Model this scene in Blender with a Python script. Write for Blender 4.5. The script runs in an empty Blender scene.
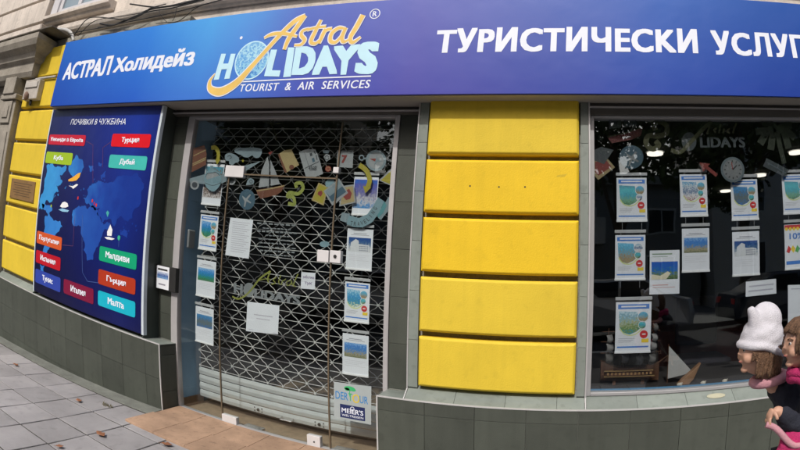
import bpy, bmesh, math, random
from math import sin, cos, pi, radians
from mathutils import Vector, Matrix
from mathutils.geometry import tessellate_polygon
random.seed(7)
S = bpy.context.scene
COL = S.collection
R_ = random.uniform

# ------------------------------------------------------------------ camera model (fisheye lens, off-centre crop)
PXF = 530.4649; CX, CY = 521.409, 129.630
YAW, PIT, ROL = radians(4.85369), radians(15.49777), radians(-1.50804)
Rz = Matrix.Rotation(YAW, 3, 'Z'); Rx = Matrix.Rotation(PIT, 3, 'X'); Ry = Matrix.Rotation(ROL, 3, 'Y')
M = Rz @ Rx @ Ry
D = 3.3; H = 1.37                      # metres from the lens to the shop glass, height of the lens

def ray(px, py):
    u = px - CX; v = CY - py; rr = math.hypot(u, v) + 1e-9; th = 2 * math.asin(rr / PXF / 2)
    return M @ Vector((sin(th) * u / rr, cos(th), sin(th) * v / rr))
def P(px, py, out=0.0):
    """the point of the wall plane that stands `out` metres in front of the glass"""
    d = ray(px, py); k = (D - out) / d.y
    return d.x * k, H + d.z * k
def region(ox, oy, s):
    return lambda pts, out: [P(ox + x / s, oy + y / s, out) for x, y in pts]

# ------------------------------------------------------------------ materials
MATS = {}
def nt(name):
    m = bpy.data.materials.new(name); m.use_nodes = True; m.node_tree.nodes.clear()
    n = m.node_tree.nodes; l = m.node_tree.links
    o = n.new('ShaderNodeOutputMaterial'); MATS[name] = m
    return m, n, l, o
def rgb(r, g, b): return (r, g, b, 1)
def srgb(r, g, b):
    f = lambda c: (c / 255 / 12.92) if c / 255 <= .04045 else ((c / 255 + .055) / 1.055) ** 2.4
    return (f(r), f(g), f(b), 1)
def mat(name, c, rough=.7, var=.12, scale=8, bump=.0, bscale=60, metal=0, spec=.4, island=0, c2=None, spots=0, detail=6, streak=0):
    if name in MATS: return MATS[name]
    m, n, l, o = nt(name)
    b = n.new('ShaderNodeBsdfPrincipled'); l.new(b.outputs[0], o.inputs[0])
    b.inputs['Roughness'].default_value = rough; b.inputs['Metallic'].default_value = metal
    b.inputs['Specular IOR Level'].default_value = spec
    tc = n.new('ShaderNodeTexCoord')
    nz = n.new('ShaderNodeTexNoise'); nz.inputs['Scale'].default_value = scale; nz.inputs['Detail'].default_value = detail
    nz.inputs['Roughness'].default_value = .65
    l.new(tc.outputs['Object'], nz.inputs['Vector'])
    rp = n.new('ShaderNodeValToRGB'); l.new(nz.outputs['Fac'], rp.inputs[0])
    e = rp.color_ramp.elements; e[0].position = .3; e[1].position = .72
    lo = tuple(x * (1 - var) for x in c[:3]) + (1,); hi = tuple(min(1, x * (1 + var)) for x in c[:3]) + (1,)
    if c2: lo = c2; hi = c
    e[0].color = lo; e[1].color = hi
    src = rp.outputs[0]
    if spots:
        n2 = n.new('ShaderNodeTexNoise'); n2.inputs['Scale'].default_value = scale * 7; n2.inputs['Detail'].default_value = 3
        l.new(tc.outputs['Object'], n2.inputs['Vector'])
        r2 = n.new('ShaderNodeValToRGB'); r2.color_ramp.elements[0].position = .30; r2.color_ramp.elements[1].position = .42
        r2.color_ramp.elements[0].color = (1 - spots,) * 3 + (1,); r2.color_ramp.elements[1].color = (1, 1, 1, 1)
        l.new(n2.outputs['Fac'], r2.inputs[0])
        mx = n.new('ShaderNodeMixRGB'); mx.blend_type = 'MULTIPLY'; mx.inputs[0].default_value = 1
        l.new(src, mx.inputs[1]); l.new(r2.outputs[0], mx.inputs[2]); src = mx.outputs[0]
    if streak:      # rain streaks and dirt runs, stretched down the wall
        mp = n.new('ShaderNodeMapping'); mp.inputs['Scale'].default_value = (17, 17, 1.1); l.new(tc.outputs['Object'], mp.inputs[0])
        n3 = n.new('ShaderNodeTexNoise'); n3.inputs['Scale'].default_value = 1; n3.inputs['Detail'].default_value = 5; l.new(mp.outputs[0], n3.inputs['Vector'])
        r3 = n.new('ShaderNodeValToRGB'); r3.color_ramp.elements[0].position = .36; r3.color_ramp.elements[1].position = .56
        r3.color_ramp.elements[0].color = (1 - streak,) * 3 + (1,); r3.color_ramp.elements[1].color = (1, 1, 1, 1); l.new(n3.outputs['Fac'], r3.inputs[0])
        mx = n.new('ShaderNodeMixRGB'); mx.blend_type = 'MULTIPLY'; mx.inputs[0].default_value = 1
        l.new(src, mx.inputs[1]); l.new(r3.outputs[0], mx.inputs[2]); src = mx.outputs[0]
    if island:
        g = n.new('ShaderNodeNewGeometry'); mr = n.new('ShaderNodeMapRange')
        mr.inputs['To Min'].default_value = 1 - island; mr.inputs['To Max'].default_value = 1 + island
        l.new(g.outputs['Random Per Island'], mr.inputs['Value'])
        mx = n.new('ShaderNodeMixRGB'); mx.blend_type = 'MULTIPLY'; mx.inputs[0].default_value = 1
        l.new(src, mx.inputs[1]); l.new(mr.outputs[0], mx.inputs[2]); src = mx.outputs[0]
    l.new(src, b.inputs['Base Color'])
    if bump:
        nb = n.new('ShaderNodeTexNoise'); nb.inputs['Scale'].default_value = bscale; nb.inputs['Detail'].default_value = 5
        l.new(tc.outputs['Object'], nb.inputs['Vector'])
        bp = n.new('ShaderNodeBump'); bp.inputs['Strength'].default_value = bump; bp.inputs['Distance'].default_value = .01
        l.new(nb.outputs['Fac'], bp.inputs['Height']); l.new(bp.outputs[0], b.inputs['Normal'])
    return m
def flat(name, c, rough=.55, var=.04):
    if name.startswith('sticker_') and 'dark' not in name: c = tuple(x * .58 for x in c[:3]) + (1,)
    return mat(name, c, rough, var, 12)
def emis(name, c, s):
    if name in MATS: return MATS[name]
    m, n, l, o = nt(name); e = n.new('ShaderNodeEmission'); e.inputs[0].default_value = c; e.inputs[1].default_value = s
    l.new(e.outputs[0], o.inputs[0]); return m
def glassmat(name, tint, boost=1.0):
    m, n, l, o = nt(name)
    t = n.new('ShaderNodeBsdfTransparent'); t.inputs[0].default_value = tint
    g = n.new('ShaderNodeBsdfGlossy'); g.inputs['Roughness'].default_value = .012; g.inputs[0].default_value = (.95, 1, 1, 1)
    tc = n.new('ShaderNodeTexCoord'); nz = n.new('ShaderNodeTexNoise'); nz.inputs['Scale'].default_value = 1.6
    l.new(tc.outputs['Object'], nz.inputs['Vector'])
    bp = n.new('ShaderNodeBump'); bp.inputs['Strength'].default_value = .12; bp.inputs['Distance'].default_value = .02
    l.new(nz.outputs['Fac'], bp.inputs['Height']); l.new(bp.outputs[0], g.inputs['Normal'])
    f = n.new('ShaderNodeFresnel'); ge = n.new('ShaderNodeNewGeometry'); io = n.new('ShaderNodeMapRange')
    io.inputs['To Min'].default_value = 1.5; io.inputs['To Max'].default_value = 1 / 1.5      # same reflectance on both faces of the pane
    l.new(ge.outputs['Backfacing'], io.inputs['Value']); l.new(io.outputs[0], f.inputs[0])
    mu = n.new('ShaderNodeMath'); mu.operation = 'MULTIPLY'; mu.inputs[1].default_value = boost; mu.use_clamp = True
    l.new(f.outputs[0], mu.inputs[0])
    mx = n.new('ShaderNodeMixShader'); l.new(mu.outputs[0], mx.inputs[0]); l.new(t.outputs[0], mx.inputs[1]); l.new(g.outputs[0], mx.inputs[2])
    l.new(mx.outputs[0], o.inputs[0]); return m
def ramp_x(name, stops, x0, x1, axis='X', z0=None, z1=None, zmul=None, rough=.35, grain=.03, spec=.5):
    """a printed colour gradient running along X (object metres), optionally multiplied by a gradient in Z"""
    if name in MATS: return MATS[name]
    m, n, l, o = nt(name)
    b = n.new('ShaderNodeBsdfPrincipled'); l.new(b.outputs[0], o.inputs[0]); b.inputs['Roughness'].default_value = rough
    b.inputs['Specular IOR Level'].default_value = spec
    tc = n.new('ShaderNodeTexCoord'); sx = n.new('ShaderNodeSeparateXYZ'); l.new(tc.outputs['Object'], sx.inputs[0])
    nz = n.new('ShaderNodeTexNoise'); nz.inputs['Scale'].default_value = 9 if 'land' in name else 2.2; l.new(tc.outputs['Object'], nz.inputs['Vector'])
    mr = n.new('ShaderNodeMapRange'); mr.inputs['From Min'].default_value = x0; mr.inputs['From Max'].default_value = x1
    l.new(sx.outputs[axis], mr.inputs['Value'])
    ad = n.new('ShaderNodeMath'); ad.operation = 'MULTIPLY_ADD'; ad.inputs[1].default_value = grain
    l.new(nz.outputs['Fac'], ad.inputs[0]); l.new(mr.outputs[0], ad.inputs[2])
    rp = n.new('ShaderNodeValToRGB'); l.new(ad.outputs[0], rp.inputs[0]); el = rp.color_ramp.elements
    el[0].position, el[0].color = stops[0]; el[1].position, el[1].color = stops[-1]
    for p_, c_ in stops[1:-1]:
        e = el.new(p_); e.color = c_
    src = rp.outputs[0]
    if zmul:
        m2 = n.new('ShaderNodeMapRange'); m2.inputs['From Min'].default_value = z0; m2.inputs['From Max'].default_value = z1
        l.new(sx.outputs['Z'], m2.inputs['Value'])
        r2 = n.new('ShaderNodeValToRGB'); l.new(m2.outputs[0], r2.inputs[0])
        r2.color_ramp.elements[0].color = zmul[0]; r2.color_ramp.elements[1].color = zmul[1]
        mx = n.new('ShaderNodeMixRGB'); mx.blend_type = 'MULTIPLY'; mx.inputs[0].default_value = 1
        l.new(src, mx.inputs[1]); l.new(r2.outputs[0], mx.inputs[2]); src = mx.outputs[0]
    l.new(src, b.inputs['Base Color'])
    nb = n.new('ShaderNodeTexNoise'); nb.inputs['Scale'].default_value = 3.5; nb.inputs['Detail'].default_value = 3; l.new(tc.outputs['Object'], nb.inputs['Vector'])
    bp = n.new('ShaderNodeBump'); bp.inputs['Strength'].default_value = .25; bp.inputs['Distance'].default_value = .02; l.new(nb.outputs['Fac'], bp.inputs['Height']); l.new(bp.outputs[0], b.inputs['Normal'])
    return m
def picture(name, cols, scale=9, warp=.9):
    """a small printed photograph: bands of colour from bottom to top broken up by noise"""
    if name in MATS: return MATS[name]
    m, n, l, o = nt(name)
    b = n.new('ShaderNodeBsdfPrincipled'); l.new(b.outputs[0], o.inputs[0]); b.inputs['Roughness'].default_value = .4
    tc = n.new('ShaderNodeTexCoord'); sx = n.new('ShaderNodeSeparateXYZ'); l.new(tc.outputs['Generated'], sx.inputs[0])
    nz = n.new('ShaderNodeTexNoise'); nz.inputs['Scale'].default_value = scale; nz.inputs['Detail'].default_value = 4
    mp = n.new('ShaderNodeMapping'); mp.inputs['Location'].default_value = (hash_(name), 0, hash_(name + 'z'))
    l.new(tc.outputs['Generated'], mp.inputs[0]); l.new(mp.outputs[0], nz.inputs['Vector'])
    su = n.new('ShaderNodeMath'); su.operation = 'SUBTRACT'; su.inputs[1].default_value = .5; l.new(nz.outputs['Fac'], su.inputs[0])
    ad = n.new('ShaderNodeMath'); ad.operation = 'MULTIPLY_ADD'; ad.inputs[1].default_value = warp
    l.new(su.outputs[0], ad.inputs[0]); l.new(sx.outputs['Z'], ad.inputs[2])
    rp = n.new('ShaderNodeValToRGB'); l.new(ad.outputs[0], rp.inputs[0]); el = rp.color_ramp.elements
    k = len(cols)
    el[0].position = 0; el[0].color = cols[0]; el[1].position = 1; el[1].color = cols[-1]
    for i in range(1, k - 1):
        e = el.new(i / (k - 1)); e.color = cols[i]
    l.new(rp.outputs[0], b.inputs['Base Color']); return m
def hash_(s): return (sum((i + 3) * ord(c) for i, c in enumerate(s)) % 97) / 7.0

STONE = mat('stone_render', rgb(.62, .56, .50), .9, .16, 2.5, .45, 80, spots=.16, streak=.12)
STONE2 = mat('grey_stone', rgb(.30, .275, .235), .9, .22, 5, .45, 70, spots=.2)
STONE_DK = mat('sooty_stone', rgb(.10, .09, .075), .95, .4, 5, .4, 60)
PLASTER = mat('joint_plaster', rgb(.30, .29, .25), .95, .25, 12, .4, 120, spots=.3)
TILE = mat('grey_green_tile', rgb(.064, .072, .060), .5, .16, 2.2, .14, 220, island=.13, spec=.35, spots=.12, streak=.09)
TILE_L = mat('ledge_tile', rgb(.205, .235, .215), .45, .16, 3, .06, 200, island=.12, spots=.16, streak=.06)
GROUT = mat('grout', rgb(.20, .21, .19), .9, .2, 20)
YEL = mat('pale_yellow_paint', rgb(.69, .505, .042), .65, .07, 2.5, .16, 110, spec=.25, spots=.06, island=.05, streak=.045)
YEL2 = mat('golden_yellow_paint', rgb(.73, .49, .020), .62, .07, 2.5, .16, 110, spec=.25, spots=.06, streak=.04)
ALU = mat('aluminium', rgb(.50, .49, .50), .38, .06, 6, metal=.35)
ALU_D = mat('dark_trim', rgb(.09, .09, .085), .5, .1, 6)
TRIM = mat('white_edge_trim', rgb(.48, .48, .48), .4, .06, 9)
WHITE = flat('white_print', rgb(.78, .79, .80))
PAPER = mat('paper', rgb(.72, .75, .80), .75, .03, 5)
GREYBAR = mat('grey_plastic_rail', rgb(.42, .43, .44), .4, .05, 8)
TXT = flat('grey_ink', rgb(.25, .25, .30))
BLUE = flat('blue_ink', rgb(.05, .20, .60)); NAVY = flat('navy_ink', rgb(.012, .022, .10))
RED = flat('red_ink', rgb(.55, .03, .03)); YELI = flat('yellow_ink', rgb(.80, .58, .04))
BLACKI = flat('black_ink', rgb(.02, .02, .02))
BLACK = mat('black_rubber', rgb(.018, .018, .018), .6, .2, 10)
BRONZE = mat('bronze_edge', rgb(.16, .125, .085), .4, .1, 8, metal=.3)
CHROME = mat('chrome', rgb(.70, .70, .70), .22, .04, 8, metal=.9)
WOODF = mat('wood_floor', rgb(.30, .225, .15), .5, .25, 14)
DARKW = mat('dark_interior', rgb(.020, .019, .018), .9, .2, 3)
BLUEW = mat('blue_wall', rgb(.26, .44, .64), .6, .1, 3)
GLASS_D = glassmat('door_glass', (.93, .95, .95, 1), 1.3)
GLASS_W = glassmat('window_glass', (.90, .92, .93, 1), 2.6)

# ------------------------------------------------------------------ mesh helpers
class MB:
    def __init__(s): s.v = []; s.f = []; s.smooth = False
    def add(s, vs, fs):
        k = len(s.v); s.v += [tuple(v) for v in vs]; s.f += [tuple(i + k for i in f) for f in fs]; return s
    def box(s, x0, x1, y0, y1, z0, z1):
        return s.add([(x0, y0, z0), (x1, y0, z0), (x1, y1, z0), (x0, y1, z0), (x0, y0, z1), (x1, y0, z1), (x1, y1, z1), (x0, y1, z1)],
              [(0, 3, 2, 1), (4, 5, 6, 7), (0, 1, 5, 4), (1, 2, 6, 5), (2, 3, 7, 6), (3, 0, 4, 7)])
    def hexa(s, v8):
        return s.add(v8, [(0, 3, 2, 1), (4, 5, 6, 7), (0, 1, 5, 4), (1, 2, 6, 5), (2, 3, 7, 6), (3, 0, 4, 7)])
    def prism(s, pts, y0, y1):
        """outline of (x, z) points, front at y0, back at y1 (y0 < y1)"""
        a = sum(pts[i][0] * pts[(i + 1) % len(pts)][1] - pts[(i + 1) % len(pts)][0] * pts[i][1] for i in range(len(pts)))
        if a < 0: pts = pts[::-1]
        n = len(pts)
        return s.add([(x, y0, z) for x, z in pts] + [(x, y1, z) for x, z in pts],
              [tuple(range(n)), tuple(range(2 * n - 1, n - 1, -1))] + [(i, i + n, (i + 1) % n + n, (i + 1) % n) for i in range(n)])
    def profile(s, prof, x0, x1):
        """closed (y, z) profile swept along X"""
        n = len(prof)
        a = sum(prof[i][0] * prof[(i + 1) % n][1] - prof[(i + 1) % n][0] * prof[i][1] for i in range(n))
        if a < 0: prof = prof[::-1]
        return s.add([(x0, y, z) for y, z in prof] + [(x1, y, z) for y, z in prof],
              [tuple(range(n - 1, -1, -1)), tuple(range(n, 2 * n))] + [(i, (i + 1) % n, (i + 1) % n + n, i + n) for i in range(n)])
    def tube(s, pts, r, n=8, caps=True):
        pts = [Vector(p) for p in pts]; rs = r if isinstance(r, (list, tuple)) else [r] * len(pts)
        base = len(s.v); up = None
        for i, p in enumerate(pts):
            t = (pts[min(i + 1, len(pts) - 1)] - pts[max(i - 1, 0)]).normalized()
            if up is None: up = Vector((0, 0, 1)) if abs(t.z) < .9 else Vector((1, 0, 0))
            u = (up - t * up.dot(t)).normalized(); w = t.cross(u); up = u
            for k in range(n):
                a = 2 * pi * k / n; s.v.append(tuple(p + (u * cos(a) + w * sin(a)) * rs[i]))
        for i in range(len(pts) - 1):
            for k in range(n):
                a = base + i * n + k; b = base + i * n + (k + 1) % n
                s.f.append((a, b, b + n, a + n))
        if caps:
            s.f.append(tuple(base + k for k in range(n - 1, -1, -1))); e = base + (len(pts) - 1) * n
            s.f.append(tuple(e + k for k in range(n)))
        return s
    def ribbon(s, pts, w, y0, y1):
        """flat printed stroke through (x, z) points; w is a width or a list of widths"""
        n = len(pts); ws = w if isinstance(w, (list, tuple)) else [w] * n
        L = []; Rr = []
        for i in range(n):
            a = Vector(pts[max(i - 1, 0)]); b = Vector(pts[min(i + 1, n - 1)]); t = (b - a)
            t = t.normalized() if t.length > 1e-9 else Vector((1, 0)); q = Vector((-t.y, t.x)) * ws[i] / 2; p = Vector(pts[i])
            L.append(p + q); Rr.append(p - q)
        for i in range(n - 1):
            s.prism([tuple(L[i]), tuple(L[i + 1]), tuple(Rr[i + 1]), tuple(Rr[i])], y0, y1)
        return s
    def disc(s, cx, cz, rx, rz, y0, y1, n=28): 
        return s.prism([(cx + rx * cos(2 * pi * i / n), cz + rz * sin(2 * pi * i / n)) for i in range(n)], y0, y1)
    def ring(s, cx, cz, rx, rz, w, y0, y1, n=28):
        s.ribbon([(cx + rx * cos(2 * pi * i / n), cz + rz * sin(2 * pi * i / n)) for i in range(n + 1)], w, y0, y1); return s
    def ball(s, c, r, nu=14, nv=9):
        rx, ry, rz = r if isinstance(r, tuple) else (r, r, r); b = len(s.v)
        for j in range(nv + 1):
            th = pi * j / nv
            for i in range(nu):
                a = 2 * pi * i / nu; s.v.append((c[0] + rx * sin(th) * cos(a), c[1] + ry * sin(th) * sin(a), c[2] + rz * cos(th)))
        for j in range(nv):
            for i in range(nu):
                p = b + j * nu + i; q = b + j * nu + (i + 1) % nu
                s.f.append((p, p + nu, q + nu, q))
        return s
    def rrect(s, x0, x1, z0, z1, r, y0, y1):
        p = []
        for cx, cz, a0 in ((x1 - r, z1 - r, 0), (x0 + r, z1 - r, 90), (x0 + r, z0 + r, 180), (x1 - r, z0 + r, 270)):
            for k in range(6): a = radians(a0 + 18 * k); p.append((cx + r * cos(a), cz + r * sin(a)))
        return s.prism(p, y0, y1)
    def build(s, name, m, parent=None, bevel=0, smooth=False, kind=None):
        me = bpy.data.meshes.new(name); me.from_pydata(s.v, [], s.f); me.materials.append(m)
        if smooth:
            for p in me.polygons: p.use_smooth = True
        o = bpy.data.objects.new(name, me); COL.objects.link(o)
        if parent is not None: o.parent = parent
        if bevel:
            md = o.modifiers.new('bevel', 'BEVEL'); md.width = bevel; md.segments = 2; md.limit_method = 'ANGLE'
        if kind: o['kind'] = kind
        return o
def thing(name, label, cat, group=None, loc=None):
    o = bpy.data.objects.new(name, None); COL.objects.link(o); o.empty_display_size = .1
    tag(o, label, cat, group)
    if loc: o['base'] = list(loc)
    return o
def tag(o, label, cat, group=None):
    o['label'] = label; o['category'] = cat
    if group: o['group'] = group
    return o
def spline(pts, n=8):
    """Catmull-Rom through 2-D or 3-D points"""
    p = [Vector(q) for q in pts]; out = []
    for i in range(len(p) - 1):
        a, b, c, d = p[max(i - 1, 0)], p[i], p[i + 1], p[min(i + 2, len(p) - 1)]
        for k in range(n):
            t = k / n
            out.append(tuple(.5 * ((2 * b) + (c - a) * t + (2 * a - 5 * b + 4 * c - d) * t * t + (3 * b - a - 3 * c + d) * t ** 3)))
    out.append(tuple(p[-1])); return out
HOMO = str.maketrans('АВЕКМНОРСТХаеорсух', 'ABEKMHOPCTXaeopcyx')      # letters that look the same in both alphabets
def text(name, body, x0, x1, z0, z1, out, m, parent, bold=0, shear=0, thick=.001, spacing=1.0, bend=None, space_word=1.0):
    """printed lettering fitted into a box; weight comes from shifted layers of the same glyphs"""
    cu = bpy.data.curves.new('t', 'FONT'); cu.body = body.translate(HOMO); cu.shear = shear; cu.resolution_u = 3; cu.space_character = spacing
    cu.space_word = space_word; cu.fill_mode = 'NONE'
    o = bpy.data.objects.new('t', cu); COL.objects.link(o); dg = bpy.context.evaluated_depsgraph_get()
    src = bpy.data.meshes.new_from_object(o.evaluated_get(dg)); bpy.data.objects.remove(o); bpy.data.curves.remove(cu)
    nb = {}
    for e in src.edges:
        a, b_ = e.vertices; nb.setdefault(a, []).append(b_); nb.setdefault(b_, []).append(a)
    seen = set(); loops = []
    for st_ in range(len(src.vertices)):
        if st_ in seen or st_ not in nb: continue
        lp = [st_]; seen.add(st_); cur = st_
        while True:
            nx = [q_ for q_ in nb[cur] if q_ not in seen]
            if not nx: break
            cur = min(nx) if len(lp) == 1 else nx[0]; seen.add(cur); lp.append(cur)
        lp = [Vector((src.vertices[q_].co.x, src.vertices[q_].co.y, 0)) for q_ in lp]
        ar = sum(lp[q_].x * lp[(q_ + 1) % len(lp)].y - lp[(q_ + 1) % len(lp)].x * lp[q_].y for q_ in range(len(lp))) / 2
        if len(lp) > 2: loops.append([lp, ar])
    bpy.data.meshes.remove(src)
    def inside(p_, lp):
        c_ = False
        for q_ in range(len(lp)):
            a, b_ = lp[q_], lp[q_ - 1]
            if (a.y > p_.y) != (b_.y > p_.y) and p_.x < (b_.x - a.x) * (p_.y - a.y) / (b_.y - a.y) + a.x: c_ = not c_
        return c_
    def is_hole(q_): return any(w_[1] * q_[1] < 0 and abs(w_[1]) > abs(q_[1]) and inside(q_[0][0], w_[0]) for w_ in loops)
    holes = [q_ for q_ in loops if is_hole(q_)]; outers = [q_ for q_ in loops if not any(q_ is h_ for h_ in holes)]
    base = []; fcs = []; lay = []
    for k_, (lp, ar) in enumerate(outers):
        grp = [lp] + [hl_[0] for hl_ in holes if hl_[1] * ar < 0 and abs(hl_[1]) < abs(ar) and inside(hl_[0][0], lp)]
        tri = tessellate_polygon(grp); n_0 = len(base)
        for g_ in grp: base += g_
        lay += [k_ % 3] * (len(base) - n_0); fcs += [[n_0 + q_ for q_ in t_] for t_ in tri]
    h = max(v.y for v in base) - min(v.y for v in base)
    sh = [(0, 0)] if bold < .009 else [(a * bold, b_ * bold) for a in ((-1, 0, 1) if bold < .045 else [t_ / 6 for t_ in range(-6, 7)]) for b_ in ((-.5, .5) if bold < .045 else (-.6, -.3, 0, .3, .6))]
    vs = []; fs_ = []
    for k, (dx, dy) in enumerate(sh):
        fs_ += [[i_ + len(vs) for i_ in f] for f in fcs]; vs += [Vector((v.x + dx, v.y + dy, k * (.00006 if len(sh) < 20 else .000012) + lay[q_] * .00002)) for q_, v in enumerate(base)]
    ax, bx = min(v.x for v in vs), max(v.x for v in vs); ay, by = min(v.y for v in vs), max(v.y for v in vs); out_ = []
    for v in vs:
        X = x0 + (v.x - ax) / (bx - ax) * (x1 - x0); Z = z0 + (v.y - ay) / (by - ay) * (z1 - z0)
        if bend: X, Z = bend(X, Z)
        out_.append((X, -out - v.z, Z))
    me = bpy.data.meshes.new(name); me.from_pydata(out_, [], fs_); me.materials.append(m)
    o = bpy.data.objects.new(name, me); COL.objects.link(o)
    if parent is not None: o.parent = parent
    return o
def ptext(name, body, xl, yt, yb, xr, out, m, parent, yr=None, **k):
    x0, z1 = P(xl, yt, out); _, z0 = P(xl, yb, out)
    x1 = P(xr, yr if yr is not None else (yt + yb) / 2, out)[0]
    return text(name, body, x0, x1, z0, z1, out, m, parent, **k)

# ------------------------------------------------------------------ world, sun, camera
w = bpy.data.worlds.new('World'); S.world = w; w.use_nodes = True
wn = w.node_tree.nodes; wl = w.node_tree.links; bg = wn['Background']
sky = wn.new('ShaderNodeTexSky'); sky.sky_type = 'NISHITA'; sky.sun_disc = False
SUN_EL = radians(45.5); SUN_AZ = radians(180 + 4)     # the sun stands behind the camera, a little to the left
sky.sun_elevation = SUN_EL; sky.sun_rotation = SUN_AZ; sky.air_density = 1; sky.dust_density = 4.5; sky.ozone_density = 1
wl.new(sky.outputs[0], bg.inputs[0]); bg.inputs[1].default_value = .13
sl = bpy.data.lights.new('sun', 'SUN'); sl.energy = 2.5; sl.angle = radians(1.3); sl.color = (1, .955, .89)
so = bpy.data.objects.new('sun', sl); COL.objects.link(so)
sd = Vector((sin(SUN_AZ) * cos(SUN_EL), cos(SUN_AZ) * cos(SUN_EL), sin(SUN_EL)))
so.rotation_euler = sd.to_track_quat('Z', 'Y').to_euler(); so.location = sd * 30
cam = bpy.data.cameras.new('camera'); co = bpy.data.objects.new('camera', cam); COL.objects.link(co); S.camera = co
cam.type = 'PANO'; cam.panorama_type = 'FISHEYE_EQUISOLID'; cam.sensor_width = 36; cam.fisheye_fov = pi
cam.fisheye_lens = PXF / 800 * 36; cam.shift_x = -(CX - 400) / 800; cam.shift_y = -(225 - CY) / 450
cam.clip_start = .02; cam.clip_end = 3000
co.matrix_world = Matrix.Translation((0, -D, H)) @ Matrix((M.col[0], M.col[2], -M.col[1])).transposed().to_4x4()
S.view_settings.view_transform = 'Standard'; S.view_settings.look = 'None'; S.view_settings.exposure = .14; S.view_settings.gamma = 1
S.render.engine = 'CYCLES'; S.cycles.max_bounces = 8; S.cycles.transparent_max_bounces = 24
S.cycles.use_denoising = True; S.cycles.caustics_reflective = False; S.cycles.caustics_refractive = False

# ------------------------------------------------------------------ the ground
def gz(X, out):
    z = .05 * (min(max(X, -9), -2.95) + 2.95)
    return z - .03 * (min(max(out, .24), 3.6) - .24)
def sheet(name, xs, outs, m, dz, zf=gz, kind='structure'):
    b = MB(); nx = len(xs)
    for o_ in outs:
        for x in xs: b.v.append((x, -o_, zf(x, o_) + dz))
    for j in range(len(outs) - 1):
        for i in range(nx - 1):
            a = j * nx + i; b.f.append((a, a + nx, a + nx + 1, a + 1))
    return b.build(name, m, kind=kind)
DIRT = mat('joint_dirt', rgb(.045, .042, .036), .95, .4, 30, .4, 200)
PAVE = mat('concrete_paving', rgb(.30, .292, .298), .88, .20, 1.7, .45, 160, island=.10, spots=.14)
ASPH = mat('asphalt', rgb(.05, .05, .052), .9, .2, 10, .4, 250, spots=.2)
sheet('terrain', [-900, -9, 20, 900], [14.6, 900], mat('far_ground', rgb(.09, .09, .085), .95, .2, .3), -.12, lambda x, o_: gz(20, 4))
XS = [-60, -9, -6, -2.95, 10, 60]
sheet('pavement_bed', XS, [-.02, .24, 3.6], DIRT, -.006)
tl = MB(); k0 = .372
for i in range(-26, 24):
    for j in range(0, 9):
        x0 = -2.86 + i * k0 + .006; x1 = x0 + k0 - .012; a = .415 + j * k0 + .006; b_ = a + k0 - .012
        if j == 8: b_ = 3.6
        t = [R_(-.0025, .0025) for _ in range(4)]; c = R_(-.001, .001)
        top = [(x0, -b_, gz(x0, b_) + t[0] + c), (x1, -b_, gz(x1, b_) + t[1] + c), (x1, -a, gz(x1, a) + t[2] + c), (x0, -a, gz(x0, a) + t[3] + c)]
        tl.hexa([(x, y, z - .03) for x, y, z in top] + top)
tl.build('pavement', PAVE, kind='structure', bevel=.004)
KERB = mat('kerb_cement', rgb(.165, .175, .155), .9, .25, 6, .4, 120, spots=.2)
ks = MB(); ks.profile([(-.20, -.7), (-.405, -.7), (-.405, .0), (-.385, .008), (-.20, .012)], -2.93, -2.93)
kb = MB()
for x0, x1 in ((-9.0, -6.0), (-5.998, -4.2), (-4.198, -2.94), (-1.1, 4)):
    kb.hexa([(x0, -.40, gz(x0, .4) - .1), (x1, -.40, gz(x1, .4) - .1), (x1, -.05, gz(x1, .4) - .1), (x0, -.05, gz(x0, .4) - .1),
             (x0, -.40, gz(x0, .4) + .003), (x1, -.40, gz(x1, .4) + .003), (x1, -.05, gz(x1, .24) + .016), (x0, -.05, gz(x0, .24) + .016)])
kb.build('footing_strip', KERB, kind='structure', bevel=.004)
DOORST = mat('terracotta_step', rgb(.37, .245, .165), .78, .25, 4, .35, 120, island=.08, spots=.22)
ds = MB()
for i in range(6):
    for j in range(2):
        x0 = -2.925 + i * .304; o0 = .03 + j * .335
        a_ = [gz(x0, o0) + .012] * 2
        ds.hexa([(x0, -o0 - .331, -.1), (x0 + .3015, -o0 - .331, -.1), (x0 + .3015, -o0, -.1), (x0, -o0, -.1),
                 (x0, -o0 - .331, .005), (x0 + .3015, -o0 - .331, .005), (x0 + .3015, -o0, .014), (x0, -o0, .014)])
ds.build('doorstep', DOORST, kind='structure', bevel=.003)
MB().box(-60, 60, -3.78, -3.603, -.5, gz(20, 3.6) - .001).build('kerb', mat('kerb_granite', rgb(.24, .235, .225), .85, .2, 8, .3, 100), kind='structure', bevel=.012)
sheet('road', [-60, 60], [3.78, 11.2], ASPH, -.23, lambda x, o_: 0)
MB().box(-60, 60, -14.6, -11.2, -.6, -.10).build('opposite_pavement', mat('far_paving', rgb(.2, .2, .19), .9, .15, 3), kind='structure', bevel=.01)
lm = MB()
for i in range(-12, 13): lm.box(i * 4.5, i * 4.5 + 2, -7.55, -7.43, -.226, -.222)
lm.build('lane_marking', mat('road_paint', rgb(.6, .6, .58), .8, .15, 20), kind='structure')

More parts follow.
